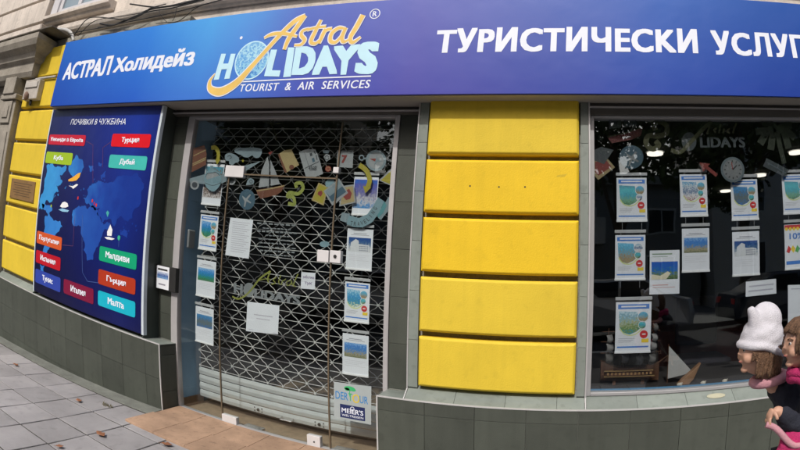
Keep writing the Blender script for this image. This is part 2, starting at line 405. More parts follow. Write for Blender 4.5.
# fallen leaves on the paving
LEAF = mat('dry_leaf', rgb(.30, .13, .065), .8, .35, 30)
def leaf(px, py, ln, ang, label, curl=.35):
    d = ray(px, py); out = .8; ln *= .72
    for _ in range(12):
        X, Z = P(px, py, out); zz = gz(X, out)
        t = (zz - H) / d.z; out = D - t * d.y
    X = d.x * t; b = MB(); n = 7
    for i in range(n):
        u = i / (n - 1); wd = ln * .34 * sin(pi * (u * .92 + .04)) * (1 + .25 * sin(i * 2.4))
        for s_ in (-1, 0, 1): b.v.append(((u - .5) * ln, s_ * wd, .006 + abs(s_) * curl * wd + .4 * ln * (u - .5) ** 2))
    for i in range(n - 1):
        for k in (0, 1): a = i * 3 + k; b.f.append((a, a + 1, a + 4, a + 3))
    b.tube([(-ln * .5, 0, .008), (-ln * .72, .004, .014)], .0012, 5)
    o = b.build('fallen_leaf', LEAF, smooth=True); o.location = (X, -out, zz + .003); o.rotation_euler = (0, 0, ang)
    md = o.modifiers.new('s', 'SOLIDIFY'); md.thickness = .0008
    return tag(o, label, 'leaf', 'dry leaves on the pavement')
leaf(16, 366, .10, .3, 'dry brown leaf farthest from the doorstep, near the left edge of the paving')
leaf(79, 402, .10, -.4, 'small brown leaf on the paving joint just left of the weed tuft')
leaf(101, 436, .13, -.2, 'dry leaf below the weed tuft on a grey paving slab')
leaf(167, 446, .11, .5, 'curled orange brown leaf nearest the terracotta doorstep')
leaf(60, 448, .08, 1.2, 'small leaf at the bottom edge of the paving, left of the others')
wt = MB(); 
d = ray(107, 406); Xw, ow = -3.05, .55
for _ in range(12):
    tt = (gz(Xw, ow) - H) / d.z; Xw = d.x * tt; ow = D - tt * d.y
for i in range(60):
    a = R_(0, 2 * pi); rr = R_(.0, .055); hh = R_(.01, .045); bx_, by_ = Xw + rr * 1.5 * cos(a), -ow + rr * .5 * sin(a); z0 = gz(Xw, ow)
    wt.add([(bx_, by_, z0), (bx_ + .006, by_, z0), (bx_ + R_(-.03, .03), by_ + R_(-.02, .02), z0 + hh)], [(0, 1, 2)])
tag(wt.build('weed_tuft', mat('dry_weed', rgb(.10, .085, .035), .9, .4, 30)), 'tuft of dry weed growing in the paving joint by the plinth', 'weed')

# ------------------------------------------------------------------ the building
B = thing('shop_building', 'old stone building with yellow rusticated piers and grey tiled shopfront plinth', 'building')
ZS = H + 1.055          # underside of the fascia sign
def part(mb, name, m, bevel=0, parent=B, **k): return mb.build(name, m, parent, bevel, **k)
# upper wall: structural mass behind the sign plus coursed blocks
wm = MB(); wm.box(-14, 9, .0, .35, ZS + .03, 8.5)
part(wm, 'wall', STONE)
cr = MB(); zz = H + 1.98; rows = []
cz = [H + 1.97, H + 2.235, H + 2.575, H + 2.915, H + 3.255, H + 3.595, H + 3.935]
for i in range(len(cz) - 1):
    x = -14.0
    while x < -6.2:
        x2 = min(x + 2.6 + (i % 2) * .5, -6.17); cr.box(x, x2 - .012, -.09, .0, cz[i] + .022, cz[i + 1] - .014); x = x2
part(cr, 'rusticated_course', STONE, .012)
br = MB(); br.box(-4.45, 9, -.05, 0, H + 2.35, 8.5); br.box(-6.16, -4.45, -.05, 0, H + 4.0, 8.5)
part(br, 'upper_band', STONE, .01)
# string course and sill
sc = MB(); zc = H + 2.0
sc.profile([(0, zc), (-.03, zc), (-.045, zc + .02), (-.08, zc + .03), (-.095, zc + .06), (-.095, zc + .115), (-.03, zc + .13), (0, zc + .13)], -5.68, 9)
part(sc, 'string_course', STONE, .004)
ws = MB(); zc = H + 2.2
ws.profile([(0, zc), (-.07, zc), (-.08, zc + .03), (-.13, zc + .045), (-.13, zc + .085), (-.05, zc + .105), (0, zc + .105)], -6.13, -4.6)
part(ws, 'window_ledge', STONE, .004)
uw = MB()
x0, x1, z0, z1 = -6.06, -4.70, H + 2.306, H + 4.0
uw.box(x0, x0 + .17, -.07, 0, z0, z1); uw.box(x1 - .17, x1, -.07, 0, z0, z1)
for a, b_, c, d_ in ((x0 + .17, x0 + .25, z0, z1), (x1 - .25, x1 - .17, z0, z1), (x0 + .25, x1 - .25, z0, z0 + .07), (x0 + .25, x1 - .25, z1 - .07, z1), (-5.42, -5.34, z0 + .07, z1 - .07)):
    uw.box(a, b_, -.045, 0, c, d_)
fo = part(uw, 'upper_window', mat('white_frame', rgb(.55, .54, .56), .5, .08, 6), .005)
gm, n_, l_, o_ = nt('upper_pane_glass'); pb = n_.new('ShaderNodeBsdfPrincipled'); l_.new(pb.outputs[0], o_.inputs[0])
tcx = n_.new('ShaderNodeTexCoord'); nzx = n_.new('ShaderNodeTexNoise'); nzx.inputs['Scale'].default_value = 2; l_.new(tcx.outputs['Object'], nzx.inputs[0])
rpx = n_.new('ShaderNodeValToRGB'); rpx.color_ramp.elements[0].color = rgb(.16, .22, .26); rpx.color_ramp.elements[1].color = rgb(.30, .36, .40)
l_.new(nzx.outputs['Fac'], rpx.inputs[0]); l_.new(rpx.outputs[0], pb.inputs['Base Color']); pb.inputs['Roughness'].default_value = .08
part(MB().box(x0 + .25, x1 - .25, -.02, -.01, z0 + .07, z1 - .07), 'pane', gm, parent=fo)
# masses behind the piers
mw = MB(); mw.box(-14, -3.16, .0, .35, -.6, ZS + .03); mw.box(-.93, .17, -.10, .35, -.1, ZS + .03); mw.box(2.35, 9, .0, .35, -.1, ZS + .03)
mw.box(-6.0, -3.165, -.13, .0, -.6, H + 1.9)
part(mw, 'pier', PLASTER, .004)
# rusticated yellow blocks
ZB = [H + z for z in (.711, .349, -.016, -.388, -.742)]
def block(x0, x1, z0, z1, m, chips=True, lab=None):
    b = MB(); y = -.18; e = .014
    b.box(x0, x1, y + e, -.13, z0, z1)
    # cushion face: bevelled border, then a face a touch proud
    f = [(x0 + .0, y + e, z0), (x1, y + e, z0), (x1, y + e, z1), (x0, y + e, z1), (x0 + e, y, z0 + e), (x1 - e, y, z0 + e), (x1 - e, y, z1 - e), (x0 + e, y, z1 - e)]
    b = MB()
    b.add(f + [(x0, -.10, z0), (x1, -.10, z0), (x1, -.10, z1), (x0, -.10, z1)],
          [(4, 5, 6, 7), (0, 1, 5, 4), (1, 2, 6, 5), (2, 3, 7, 6), (3, 0, 4, 7), (0, 8, 9, 1), (1, 9, 10, 2), (2, 10, 11, 3), (3, 11, 8, 0)])
    o = part(b, 'rusticated_block', m, .004)
    if lab: o['label'] = lab
    return o
tops = [ZS + .05] + [z - .033 for z in ZB[:-1]]
for i, (a, b_) in enumerate(zip(ZB, tops)):
    o = block(-.853, .088, a, b_, YEL2 if i in (1, 2) else YEL, lab=None if i not in (1, 2) else 'golden yellow block, brighter than the others')
    if i == 1:
        h = MB()
        for q in ((470, 186), (499, 187), (525, 187)):
            X, Z = P(q[0], q[1], .18); h.disc(X, Z, .0055, .0055, -.1806, -.179, 10)
        h.build('screw_hole', BLACK, o)
        h = MB(); X, Z = P(562, 176, .18)
        for k in range(5): h.ribbon([(X - .03 + k * .01, Z - .006), (X - .02 + k * .012, Z + .006 + .002 * k)], .002, -.1806, -.179)
        h.build('scuff_mark', mat('scuff', rgb(.25, .22, .06), .9, .2, 20), o)
ZL = [H + z for z in (1.10, .735, .368, .022, -.368, -.728)]
topsl = [H + 1.80] + [z - .033 for z in ZL[:-1]]
for a, b_ in zip(ZL, topsl):
    if a > H + 1.05:      # beside the sign: two courses
        block(-5.97, -4.985, a, H + 1.42, YEL); block(-5.97, -4.985, H + 1.45, H + 1.80, YEL)
    else: block(-5.97, -3.6, a, b_, YEL)

# grey tiled pilasters, reveals and strips
def tilewall(b, x0, x1, y, z0, z1, tw, th, dep=.012, off=0, voff=0, g=.0022, face='front'):
    x = x0 - off
    while x < x1 - .002:
        z = z0 - voff
        while z < z1 - .002:
            a, c = max(x, x0), min(x + tw, x1); e, f = max(z, z0), min(z + th, z1)
            if c - a > .006 and f - e > .006:
                if face == 'front': b.box(a + g / 2, c - g / 2, y, y + dep, e + g / 2, f - g / 2)
                else: b.box(y, y + dep, a + g / 2, c - g / 2, e + g / 2, f - g / 2)   # a wall facing +X or -X; x is then the Y range
            z += th
        x += tw
    return b
ZP = H - .826            # top of the plinth
ps = MB()
tilewall(ps, -1.095, -.93, -.02, ZP + .01, ZS, .6, .31)
tilewall(ps, -3.15, -2.995, -.02, ZP + .01, ZS, .6, .31, voff=.1)
part(ps, 'tiled_pilaster', TILE, .001)
gs = MB(); gs.box(-1.095, -.93, -.0155, .3, ZP, ZS + .03); gs.box(-3.15, -2.995, -.0155, .3, ZP, ZS + .03); part(gs, 'pilaster_core', GROUT)
st = MB()
tilewall(st, -.925, -.862, -.15, H - .76, ZS, .6, .31); tilewall(st, .097, .148, -.15, H - .76, ZS, .6, .31)
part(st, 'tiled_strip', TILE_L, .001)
tr = MB()
tr.box(-.932, -.924, -.154, -.02, H - .80, ZS); tr.box(.148, .158, -.154, -.10, H - .80, ZS)
part(tr, 'corner_trim', ALU, .001)
rv = MB(); rv.box(-3.165, -3.152, -.215, -.0, ZP, ZS); part(rv, 'door_reveal', mat('dark_green_panel', rgb(.045, .055, .048), .45, .15, 5))
# plinth
plg = MB()
GL = -.75
plg.box(-6.02, -2.945, -.228, -.0, GL, ZP - .012); plg.box(-1.085, 9, -.228, -.0, GL, ZP - .012)
part(plg, 'plinth_core', GROUT)
pt = MB()
tilewall(pt, -6.02, -2.932, -.24, GL, ZP - .004, .303, .303, off=.12, voff=.20)
tilewall(pt, -1.098, 9, -.24, -.2, ZP - .004, .303, .303, off=.0, voff=.255)
tilewall(pt, -.24 + .013, -.01, -2.944, -.1, ZP - .004, .6, .303, off=0, voff=.05, face='side')
tilewall(pt, -.24 + .013, -.01, -1.098, -.1, ZP - .004, .6, .303, off=0, voff=.05, face='side')
part(pt, 'plinth_tiling', TILE, .001)
et = MB(); e = .007
et.box(-6.02, -2.930, -.2425, -.228, ZP - .004, ZP + .004); et.box(-1.10, 9, -.2425, -.228, ZP - .004, ZP + .004)
et.box(-2.9385, -2.9295, -.2425, -.2335, -.02, ZP - .0045); et.box(-1.1005, -1.0915, -.2425, -.2335, -.02, ZP - .0045)
part(et, 'plinth_edge_trim', TRIM)
fl = MB()   # flat ledges in front of the pilasters and behind the map board
fl.box(-6.02, -2.932, -.228, -.02, ZP - .012, ZP); fl.box(-1.098, -.932, -.228, -.02, ZP - .012, ZP)
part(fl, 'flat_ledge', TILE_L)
sl_ = MB()   # sloping ledge under the yellow pier and the window
def slope(x0, x1, ya, za, yb, zb):
    x = x0
    while x < x1 - .01:
        c = min(x + .303, x1)
        sl_.profile([(ya, za), (yb, zb), (yb, zb - .02), (ya, za - .012)], x + .001, c - .001); x = c
slope(-.924, .148, -.228, ZP + .001, -.10, H - .742); slope(.158, 2.35, -.228, ZP + .001, -.105, H - .757); slope(-6.02, -5.03, -.228, ZP + .001, -.14, H - .765)
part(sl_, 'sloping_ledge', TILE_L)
lt = MB()
for x in (-.932, .150): lt.profile([(-.2285, ZP), (-.2285, ZP + .006), (-.155, H - .77), (-.10, H - .735), (-.10, H - .76)], x, x + .007)
part(lt, 'ledge_end_trim', TRIM)

# header between the fascia and the glass
hd = MB(); hd.box(-3.15, -.932, -.06, .1, H + 1.012, ZS + .03); hd.box(.148, 2.35, -.135, .0, H + .978, ZS + .03)
part(hd, 'header_panel', mat('header_panel_paint', rgb(.10, .095, .085), .5, .1, 6))
ht = MB(); ht.box(-3.15, -.932, -.085, -.06, H + 1.022, H + 1.03); ht.box(.148, 2.35, -.155, -.135, H + 1.022, H + 1.03)
part(ht, 'header_trim', ALU, .001)

# ---- entrance: frame, transom, fixed light, door leaf
def frame(b, x0, x1, z0, z1, y0, y1, wl_, wr, wt_, wb):
    b.box(x0, x0 + wl_, y0, y1, z0, z1); b.box(x1 - wr, x1, y0, y1, z0, z1)
    b.box(x0 + wl_, x1 - wr, y0, y1, z1 - wt_, z1); b.box(x0 + wl_, x1 - wr, y0, y1, z0, z0 + wb)
DX0, DX1, DZ0, DZ1 = -2.99, -1.097, -.012, H + 1.012
b = MB(); frame(b, DX0, DX1, DZ0, DZ1, -.03, .03, .072, .034, .022, .022)
DF = part(b, 'door_frame', ALU, .003)
LX0, LX1, LZ = -2.478, -1.535, H + .565
gl = MB(); gl.box(DX0 + .075, LX0 - .004, -.004, .004, .012, LZ); gl.box(LX1 + .004, DX1 - .036, -.004, .004, .012, LZ)
gl.box(DX0 + .075, DX1 - .036, -.004, .004, LZ + .006, DZ1 - .024)
part(gl, 'glass_pane', GLASS_D)
DL = part(MB().box(LX0, LX1, -.004, .004, .022, LZ - .002), 'door_leaf', GLASS_D)
ed = MB(); ed.box(LX0 - .006, LX0 + .004, -.007, .007, .016, LZ); ed.box(LX1 - .005, LX1 + .005, -.007, .007, .016, LZ + .40)
ed.box(LX0 - .006, LX1, -.007, .007, LZ - .004, LZ + .006)
part(ed, 'glass_edge', BRONZE)
PATCH = mat('white_patch_fitting', rgb(.62, .61, .62), .35, .05, 9)
def pb_(x0, x1, z0, z1, nm='patch_fitting', y=.022):
    return part(MB().box(x0, x1, -y, y, z0, z1), nm, PATCH, .003, parent=DL)
def pq(px0, py0, px1, py1, out=.022):
    a = P(px0, (py0 + py1) / 2, out); c = P(px1, (py0 + py1) / 2, out); u = P((px0 + px1) / 2, py0, out); v = P((px0 + px1) / 2, py1, out)
    return a[0], c[0], v[1], u[1]
pb_(*pq(225, 165.5, 243.5, 177)); pb_(*pq(333, 167, 338.5, 173)); pb_(*pq(222, 416, 236, 423)); pb_(*pq(307, 436, 320, 447))
lk = pb_(*pq(317, 250, 328.5, 262), nm='lock_case'); lk2 = pb_(*pq(329.5, 250.5, 340.5, 263), nm='lock_case')
X, Z = P(335, 256.5, .024); MB().disc(X, Z, .012, .012, -.026, -.02).build('keyhole', BLACK, lk2)
X, Z = P(314, 442, .024); MB().disc(X, Z, .006, .006, -.026, -.02).build('screw', BLACK, DL)
fs = MB()
for (a, c) in (((240, 425), (256, 430)), ((330, 441), (345, 446))):
    X, Z = P(a[0], a[1], .02); fs.box(X, X + .16, .02, .10, .003, .010)
part(fs, 'floor_spring_plate', CHROME, .002, parent=DL)

# ---- interior of the entrance
itr = MB(); itr.box(-3.05, -2.925, .031, .30, -.01, H + 1.02)
part(itr, 'blue_return_wall', BLUEW)
part(MB().box(-2.925, -2.91, .031, .30, -.005, .075), 'skirting', mat('skirting_wood', rgb(.20, .12, .07), .6, .2, 8))
part(MB().box(-3.05, 5.0, .031, 6.0, -.05, -.006), 'interior_floor', WOODF)
sh = MB()
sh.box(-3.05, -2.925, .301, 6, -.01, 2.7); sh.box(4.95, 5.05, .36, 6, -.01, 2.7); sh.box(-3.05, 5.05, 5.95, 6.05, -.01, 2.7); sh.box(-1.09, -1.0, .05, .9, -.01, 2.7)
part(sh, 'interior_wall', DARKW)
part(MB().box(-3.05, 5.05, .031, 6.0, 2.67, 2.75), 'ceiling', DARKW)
X, Z = P(191, 239, -.08)
part(MB().box(-2.925, -2.90, .06, .15, Z - .075, Z + .075), 'wall_switch', mat('grey_switch', rgb(.34, .35, .36), .4, .05, 9), .01)

# ---- display window
WX0, WX1, WZ0, WZ1 = .158, 2.35, H - .762, H + .978
b = MB(); frame(b, WX0, WX1, WZ0, WZ1, -.125, -.06, .026, .03, .018, .022)
WF = part(b, 'display_window', mat('window_frame_grey', rgb(.34, .34, .35), .4, .06, 8, metal=.2), .003)
part(MB().box(WX0 + .026, WX1 - .03, -.094, -.088, WZ0 + .02, WZ1 - .018), 'glass_pane', GLASS_W, parent=WF)
X, Z = P(716, 396, .17)
sk = MB(); sk.disc(X, 0, .06, .022, 0, .001); so_ = sk.build('adhesive_patch', mat('old_glue', rgb(.42, .41, .30), .7, .1, 9), B)
ang_ = math.atan2((H - .757) - ZP, .123)
for v in so_.data.vertices:
    x, y, z = v.co; f = (Z - ZP - .001) / ((H - .757) - ZP); yy = -.228 + f * .123
    v.co = (x, yy + z * cos(ang_) - .002, Z + z * sin(ang_) + .0015 + (.0015 if y > .0005 else 0))
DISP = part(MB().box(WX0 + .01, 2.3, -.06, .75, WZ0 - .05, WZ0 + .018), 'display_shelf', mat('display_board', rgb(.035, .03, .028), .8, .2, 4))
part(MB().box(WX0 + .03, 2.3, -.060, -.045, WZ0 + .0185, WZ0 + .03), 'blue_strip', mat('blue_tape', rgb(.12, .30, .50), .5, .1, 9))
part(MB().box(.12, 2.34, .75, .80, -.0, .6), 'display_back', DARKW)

# ---- neighbouring doorway surround at the far left
DS = thing('stone_doorway', 'weathered grey stone door surround with moulded cornice at the far left', 'doorway')
b = MB(); b.box(-6.42, -6.005, -.26, .0, -.55, H + 1.18); part(b, 'pilaster', STONE2, .01, parent=DS)
b = MB(); b.box(-6.36, -6.07, -.285, -.26, H + .9, H + 1.16); b.box(-6.30, -6.13, -.30, -.285, H + .96, H + 1.1)
b.box(-6.36, -6.33, -.275, -.26, -.3, H + .8); b.box(-6.10, -6.07, -.275, -.26, -.3, H + .8); part(b, 'pilaster_panel', STONE2, .006, parent=DS)
b = MB(); b.box(-6.46, -5.965, -.30, .0, H + 1.18, H + 1.24); b.box(-6.38, -6.04, -.32, .0, H + 1.24, H + 1.44); part(b, 'capital', STONE2, .008, parent=DS)
prof = [(0, 0), (-.26, 0), (-.29, .05), (-.29, .16), (-.34, .19), (-.36, .25), (-.44, .30), (-.47, .36), (-.47, .42), (-.1, .47), (0, .47)]
b = MB(); zc = H + 1.44
# mitred right-hand end: the same profile returns along the wall
n = len(prof); xe = lambda y: -5.72 + (-y - .26) * 1.25 if y < -.2 else -5.72
vs = [(-9, y, zc + z) for y, z in prof] + [(xe(y), y, zc + z) for y, z in prof]
vs += [(xe(y), 0, zc + z) for y, z in prof]
fs_ = [tuple(range(n)), ] + [(i, i + n, (i + 1) % n + n, (i + 1) % n) for i in range(n)] + [(n + i, 2 * n + i, 2 * n + i + 1, n + i + 1) for i in range(1, n - 1)]
b.add(vs, fs_); o = part(b, 'cornice', STONE2, .004, parent=DS)
b = MB(); b.box(-9, -5.25, -.42, .0, zc + .472, zc + .492); part(b, 'cornice_capping', STONE_DK, .006, parent=DS)
b = MB(); b.box(-9, -6.42, -.10, .3, H + .95, H + 1.43); b.box(-9, -6.42, -.06, .3, H + .62, H + .93); part(b, 'lintel', STONE2, .01, parent=DS)
b = MB(); b.box(-9, -6.42, .0, .05, -.5, H + .62); part(b, 'door', mat('dark_door', rgb(.03, .022, .02), .6, .2, 5), parent=DS)
b = MB(); b.box(-6.52, -6.42, -.05, .0, -.5, H + .62); part(b, 'door_lining', mat('red_lining', rgb(.18, .05, .05), .6, .2, 5), .004, parent=DS)

# ------------------------------------------------------------------ roller shutter behind the entrance glass
RS = thing('roller_shutter', 'pale roller grille with wavy lattice and slatted bottom closed behind the entrance glass', 'shutter')
GRM = mat('shutter_metal', rgb(.47, .50, .50), .5, .08, 10, metal=.1)
sx0, sx1, zb = -2.90, -1.10, .068; y = .25
sb = MB()
zt = H - 1.035; nsl = 4; hs = (zt - zb) / nsl
for i in range(nsl):
    a = zb + i * hs
    sb.profile([(y + .004, a), (y - .006, a + .004), (y - .012, a + hs * .5), (y - .006, a + hs - .008), (y + .004, a + hs - .004), (y + .012, a + hs * .5)], sx0, sx1)
sb.build('slat_panel', GRM, RS, .001)
lb = MB(); pz = .067; pxh = .0705; nr = int((H + 1.0 - zt) / pz); ncol = int((sx1 - sx0) / pxh)
for j in range(nr + 1):
    zr = zt + .012 + j * pz
    lb.tube([(sx0, y, zr), (sx1, y, zr)], .0028, 6)
    for i in range(ncol + 1):
        if (i + j) % 2: continue
        xn = sx0 + .01 + i * pxh
        if xn > sx1: continue
        lb.box(xn - .008, xn + .008, y - .008, y + .004, zr - .008, zr + .008)
        if j < nr:
            for s_ in (-1, 1):
                xe_ = xn + s_ * pxh
                if xe_ < sx0 or xe_ > sx1: continue
                pts = []
                for q in range(7):
                    t = q / 6; e_ = t + .085 * sin(2 * pi * t); pts.append((xn + (xe_ - xn) * t, y - .003, zr + pz * e_))
                lb.tube(pts, .0030, 5, caps=False)
lb.build('lattice', mat('lattice_metal', rgb(.58, .59, .58), .5, .1, 10, metal=.15), RS)
hb = MB(); X, Z = P(288, 423, -.24)
hb.tube([(X - .05, y - .012, zb + .03), (X - .05, y - .045, zb + .012), (X + .05, y - .045, zb + .012), (X + .05, y - .012, zb + .03)], .006, 8)
hb.build('handle', CHROME, RS)
for q in (258.5, 319.5):
    X, Z = P(q, 411 if q < 300 else 426, -.24); k = MB(); k.disc(X, zb + hs * .5, .012, .012, y - .02, y - .008); k.build('lock', BLACK, RS)
    for dx in (-.035, .035):
        k = MB(); k.disc(X + dx, zb + hs * .7, .004, .004, y - .018, y - .006); k.disc(X + dx, zb + hs * .3, .004, .004, y - .018, y - .006); k.build('rivet', BLACK, RS)

# ------------------------------------------------------------------ fascia sign
FS = thing('fascia_sign', 'long blue and violet illuminated style fascia board with white lettering across the shopfront', 'sign')
FS['label'] = 'long blue and violet fascia board with white lettering across the shopfront'
SX0, SX1 = -4.975, 2.45; SZ0, SZ1 = ZS, H + 1.748; SO = .30
c = srgb
stops = [(.0, c(28, 92, 190)), (.10, c(40, 112, 205)), (.22, c(48, 128, 222)), (.335, c(82, 165, 236)), (.385, c(88, 150, 226)), (.45, c(90, 112, 200)), (.57, c(98, 102, 186)),
         (.68, c(62, 90, 180)), (.78, c(36, 92, 184)), (.88, c(28, 82, 170)), (1, c(26, 74, 160))]
PRINT = ramp_x('fascia_print', stops, SX0, SX1, 'X', SZ0, SZ1, (rgb(.50, .44, .70), rgb(.86, .92, .90)), rough=.45, grain=.05, spec=.3)
part(MB().box(SX0, SX1, -SO, -.285, SZ0 + .004, SZ1), 'print_panel', PRINT, .002, parent=FS)
part(MB().box(SX0 + .004, SX1 - .004, -.285, -.0, SZ0 + .006, SZ1 - .004), 'casing', mat('casing', rgb(.16, .17, .2), .5, .1, 5), parent=FS)
part(MB().box(SX0 + .004, SX1 - .004, -.284, -.05, SZ0, SZ0 + .005), 'soffit', mat('soffit_panel', rgb(.33, .31, .28), .6, .08, 4), parent=FS)
LET = flat('lettering_white', rgb(.74, .78, .88), .5)
CY_ = flat('logo_cyan', rgb(.50, .76, .88), .5); GOLD = mat('logo_gold', rgb(.74, .50, .13), .5, .12, 6)
O1 = SO + .0012
ptext('lettering', 'АСТРАЛ', 66.5, 62.5, 79.8, 111.5, O1, LET, FS, yr=66, bold=.042, shear=.05)
ptext('lettering', 'Холидейз', 116.5, 56.5, 75.5, 194, O1, LET, FS, yr=60, bold=.040, shear=.06)
ptext('lettering', 'ТУРИСТИЧЕСКИ', 437.5, 29, 53.2, 698, O1, LET, FS, yr=42, bold=.042, shear=.04, spacing=1.08)
ptext('lettering', 'УСЛУГИ', 710, 30.2, 54.6, 822, O1, LET, FS, yr=46, bold=.042, shear=-.02, spacing=1.08)
L5 = region(180, 0, 3.627)
# star and soft glow printed round the globe
X, Z = L5([(222, 137)], O1)[0]; MB().disc(X, Z, .013, .013, -O1 - .0003, -SO + .0004).build('star', LET, FS)
# globe
X, Z = L5([(259, 218)], O1)[0]
gxr = (L5([(320, 215)], O1)[0][0] - L5([(200, 220)], O1)[0][0]) / 2; gzr = (L5([(262, 149)], O1)[0][1] - L5([(255, 288)], O1)[0][1]) / 2
GLOBE = picture('globe_print', [c(60, 130, 200), c(150, 205, 230), c(80, 150, 215), c(175, 220, 235), c(110, 170, 220)], 9, 2.2)
MB().disc(X, Z, gxr, gzr, -O1 - .0002, -SO + .0004, 40).build('globe', GLOBE, FS)
MB().ring(X, Z, gxr * .97, gzr * .97, .010, -O1 - .0007, -SO, 44).build('globe_rim', CY_, FS)
# HOLIDAYS letters, each leaning its own way
def letter(ch, quad, out, m, par, bold=.05):
    """fit one glyph into a four-sided outline (tl, tr, br, bl) given in wall metres"""
    tl_, tr_, br_, bl_ = [Vector(q) for q in quad]
    def bend(u, v): 
        a = bl_.lerp(br_, u); b2 = tl_.lerp(tr_, u); r = a.lerp(b2, v); return r.x, r.y
    return text('logo_letter', ch, 0, 1, 0, 1, out, m, par, bold=bold, bend=bend)
for ch, q in (('H', [(150, 195), (202, 195), (180, 285), (122, 290)]), ('L', [(330, 180), (382, 180), (360, 278), (305, 276)]),
              ('I', [(392, 172), (416, 172), (402, 278), (374, 280)]), ('D', [(420, 168), (500, 168), (482, 272), (404, 272)]),
              ('A', [(500, 165), (560, 165), (570, 268), (478, 272)]), ('Y', [(558, 168), (655, 160), (625, 270), (560, 272)]),
              ('S', [(650, 152), (728, 150), (712, 270), (630, 268)])):
    pts = L5(q, O1 + .0006); letter(ch, pts, O1 + .0006, CY_, FS, .07)
# gold swoosh and script
SCN = [0]
def stroke(pts, w, nm='script_stroke', out=O1 + .002, reg=L5, m=GOLD, par=FS, k=8, th=.0008):
    SCN[0] += 1; out = out + SCN[0] * .00003
    sp = spline(pts, k); ww = [x[0] for x in spline([(a, 0) for a in w], k)] if isinstance(w, (list, tuple)) else w
    return MB().ribbon(reg(sp, out), ww, -out - th, -out).build(nm, m, par)
LO = flat('logo_outline', rgb(.72, .74, .80), .5)
sw = [(128, 266), (108, 296), (112, 324), (150, 332), (205, 300), (258, 243), (310, 185), (362, 128), (415, 78), (455, 56)]
stroke(sw, [.012, .040, .062, .078, .070, .052, .046, .046, .05, .040], 'swoosh_outline', O1 + .0012, m=LO)
stroke(sw, [.004, .026, .046, .060, .054, .038, .032, .032, .036, .026], 'swoosh')
SCR = [([(455, 56), (430, 90), (395, 140), (378, 180)], [.03, .034, .034, .022]), ([(305, 138), (335, 124), (380, 122), (425, 132)], [.012, .026, .026, .014]),
       ([(468, 104), (445, 112), (440, 128), (452, 145), (438, 162), (414, 164)], [.016, .022, .026, .026, .02, .012]),
       ([(512, 72), (490, 115), (475, 150), (490, 158), (505, 146)], [.02, .028, .028, .022, .014]), ([(462, 108), (495, 100), (530, 96)], .018),
       ([(528, 104), (516, 130), (504, 158)], [.024, .028, .02]), ([(512, 136), (530, 110), (552, 104)], [.014, .022, .02]),
       ([(600, 104), (575, 102), (550, 122), (546, 148), (566, 152), (592, 122)], [.014, .024, .028, .028, .022, .014]),
       ([(602, 100), (588, 132), (592, 152), (612, 144)], [.024, .028, .022, .014]),
       ([(664, 54), (640, 98), (618, 136), (626, 154), (656, 134)], [.034, .034, .028, .024, .010])]
for p_, w_ in SCR:
    wo = [a + .014 for a in w_] if isinstance(w_, list) else w_ + .014
    stroke(p_, wo, 'script_outline', O1 + .0012, m=LO); stroke(p_, w_)
X, Z = L5([(707, 50)], O1)[0]
MB().ring(X, Z, .036, .036, .006, -O1 - .0006, -O1).build('registered_ring', LET, FS)
text('registered_letter', 'R', X - .016, X + .016, Z - .020, Z + .020, O1, LET, FS, bold=.02)
a_, b2_ = L5([(218, 297), (693, 276)], O1)
MB().ribbon([a_, b2_], .009, -O1 - .0006, -O1).build('underline', LET, FS)
q = L5([(220, 306), (216, 334), (692, 290)], O1)
text('lettering', 'TOURIST  &  AIR  SERVICES', q[0][0], q[2][0], (q[1][1] + P(180 + 690 / 3.627, 318 / 3.627, O1)[1]) / 2, (q[0][1] + P(180 + 692 / 3.627, 289 / 3.627, O1)[1]) / 2, O1, LET, FS, bold=.016, shear=.14, spacing=1.1)

# ------------------------------------------------------------------ world map board
MPB = thing('travel_map_board', 'tall navy blue world map board with coloured destination labels left of the entrance', 'advertising board')
MX0, MX1, MZ0, MZ1 = -5.018, -3.150, H - .795, ZS - .006
MO = .215
c = srgb
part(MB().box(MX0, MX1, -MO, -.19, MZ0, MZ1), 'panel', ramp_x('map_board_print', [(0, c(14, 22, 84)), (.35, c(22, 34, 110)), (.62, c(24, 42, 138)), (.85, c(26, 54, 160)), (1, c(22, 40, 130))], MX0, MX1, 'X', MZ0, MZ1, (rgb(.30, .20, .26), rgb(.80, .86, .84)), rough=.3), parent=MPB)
fr = MB(); fr.box(MX0 - .006, MX0 + .012, -MO - .006, -.18, MZ0 - .004, MZ1); fr.box(MX1 - .016, MX1 + .012, -MO - .008, -.18, MZ0 - .004, MZ1)
part(fr, 'edge_trim', mat('board_trim', rgb(.55, .62, .68), .4, .05, 8), .002, parent=MPB)
part(MB().box(MX0 + .05, MX1 - .03, -.188, -.182, MZ0 + .03, MZ1), 'backing', BLACK, parent=MPB)
mo = MO + .0006
RA = region(40, 120, 5.63); RB = region(40, 180, 5); R2 = region(0, 100, 4); R3 = region(0, 200, 4)
MAPC = ramp_x('map_land_print', [(0, c(42, 126, 190)), (.30, c(54, 146, 210)), (.55, c(38, 104, 184)), (.8, c(26, 66, 156)), (1, c(20, 50, 138))], MX0, MX1, 'X', rough=.3, grain=.34)
MAPD = ramp_x('map_land_south_print', [(0, c(36, 104, 185)), (.45, c(52, 128, 205)), (.6, c(34, 84, 170)), (1, c(26, 60, 150))], MX0, MX1, 'X', rough=.3, grain=.34)
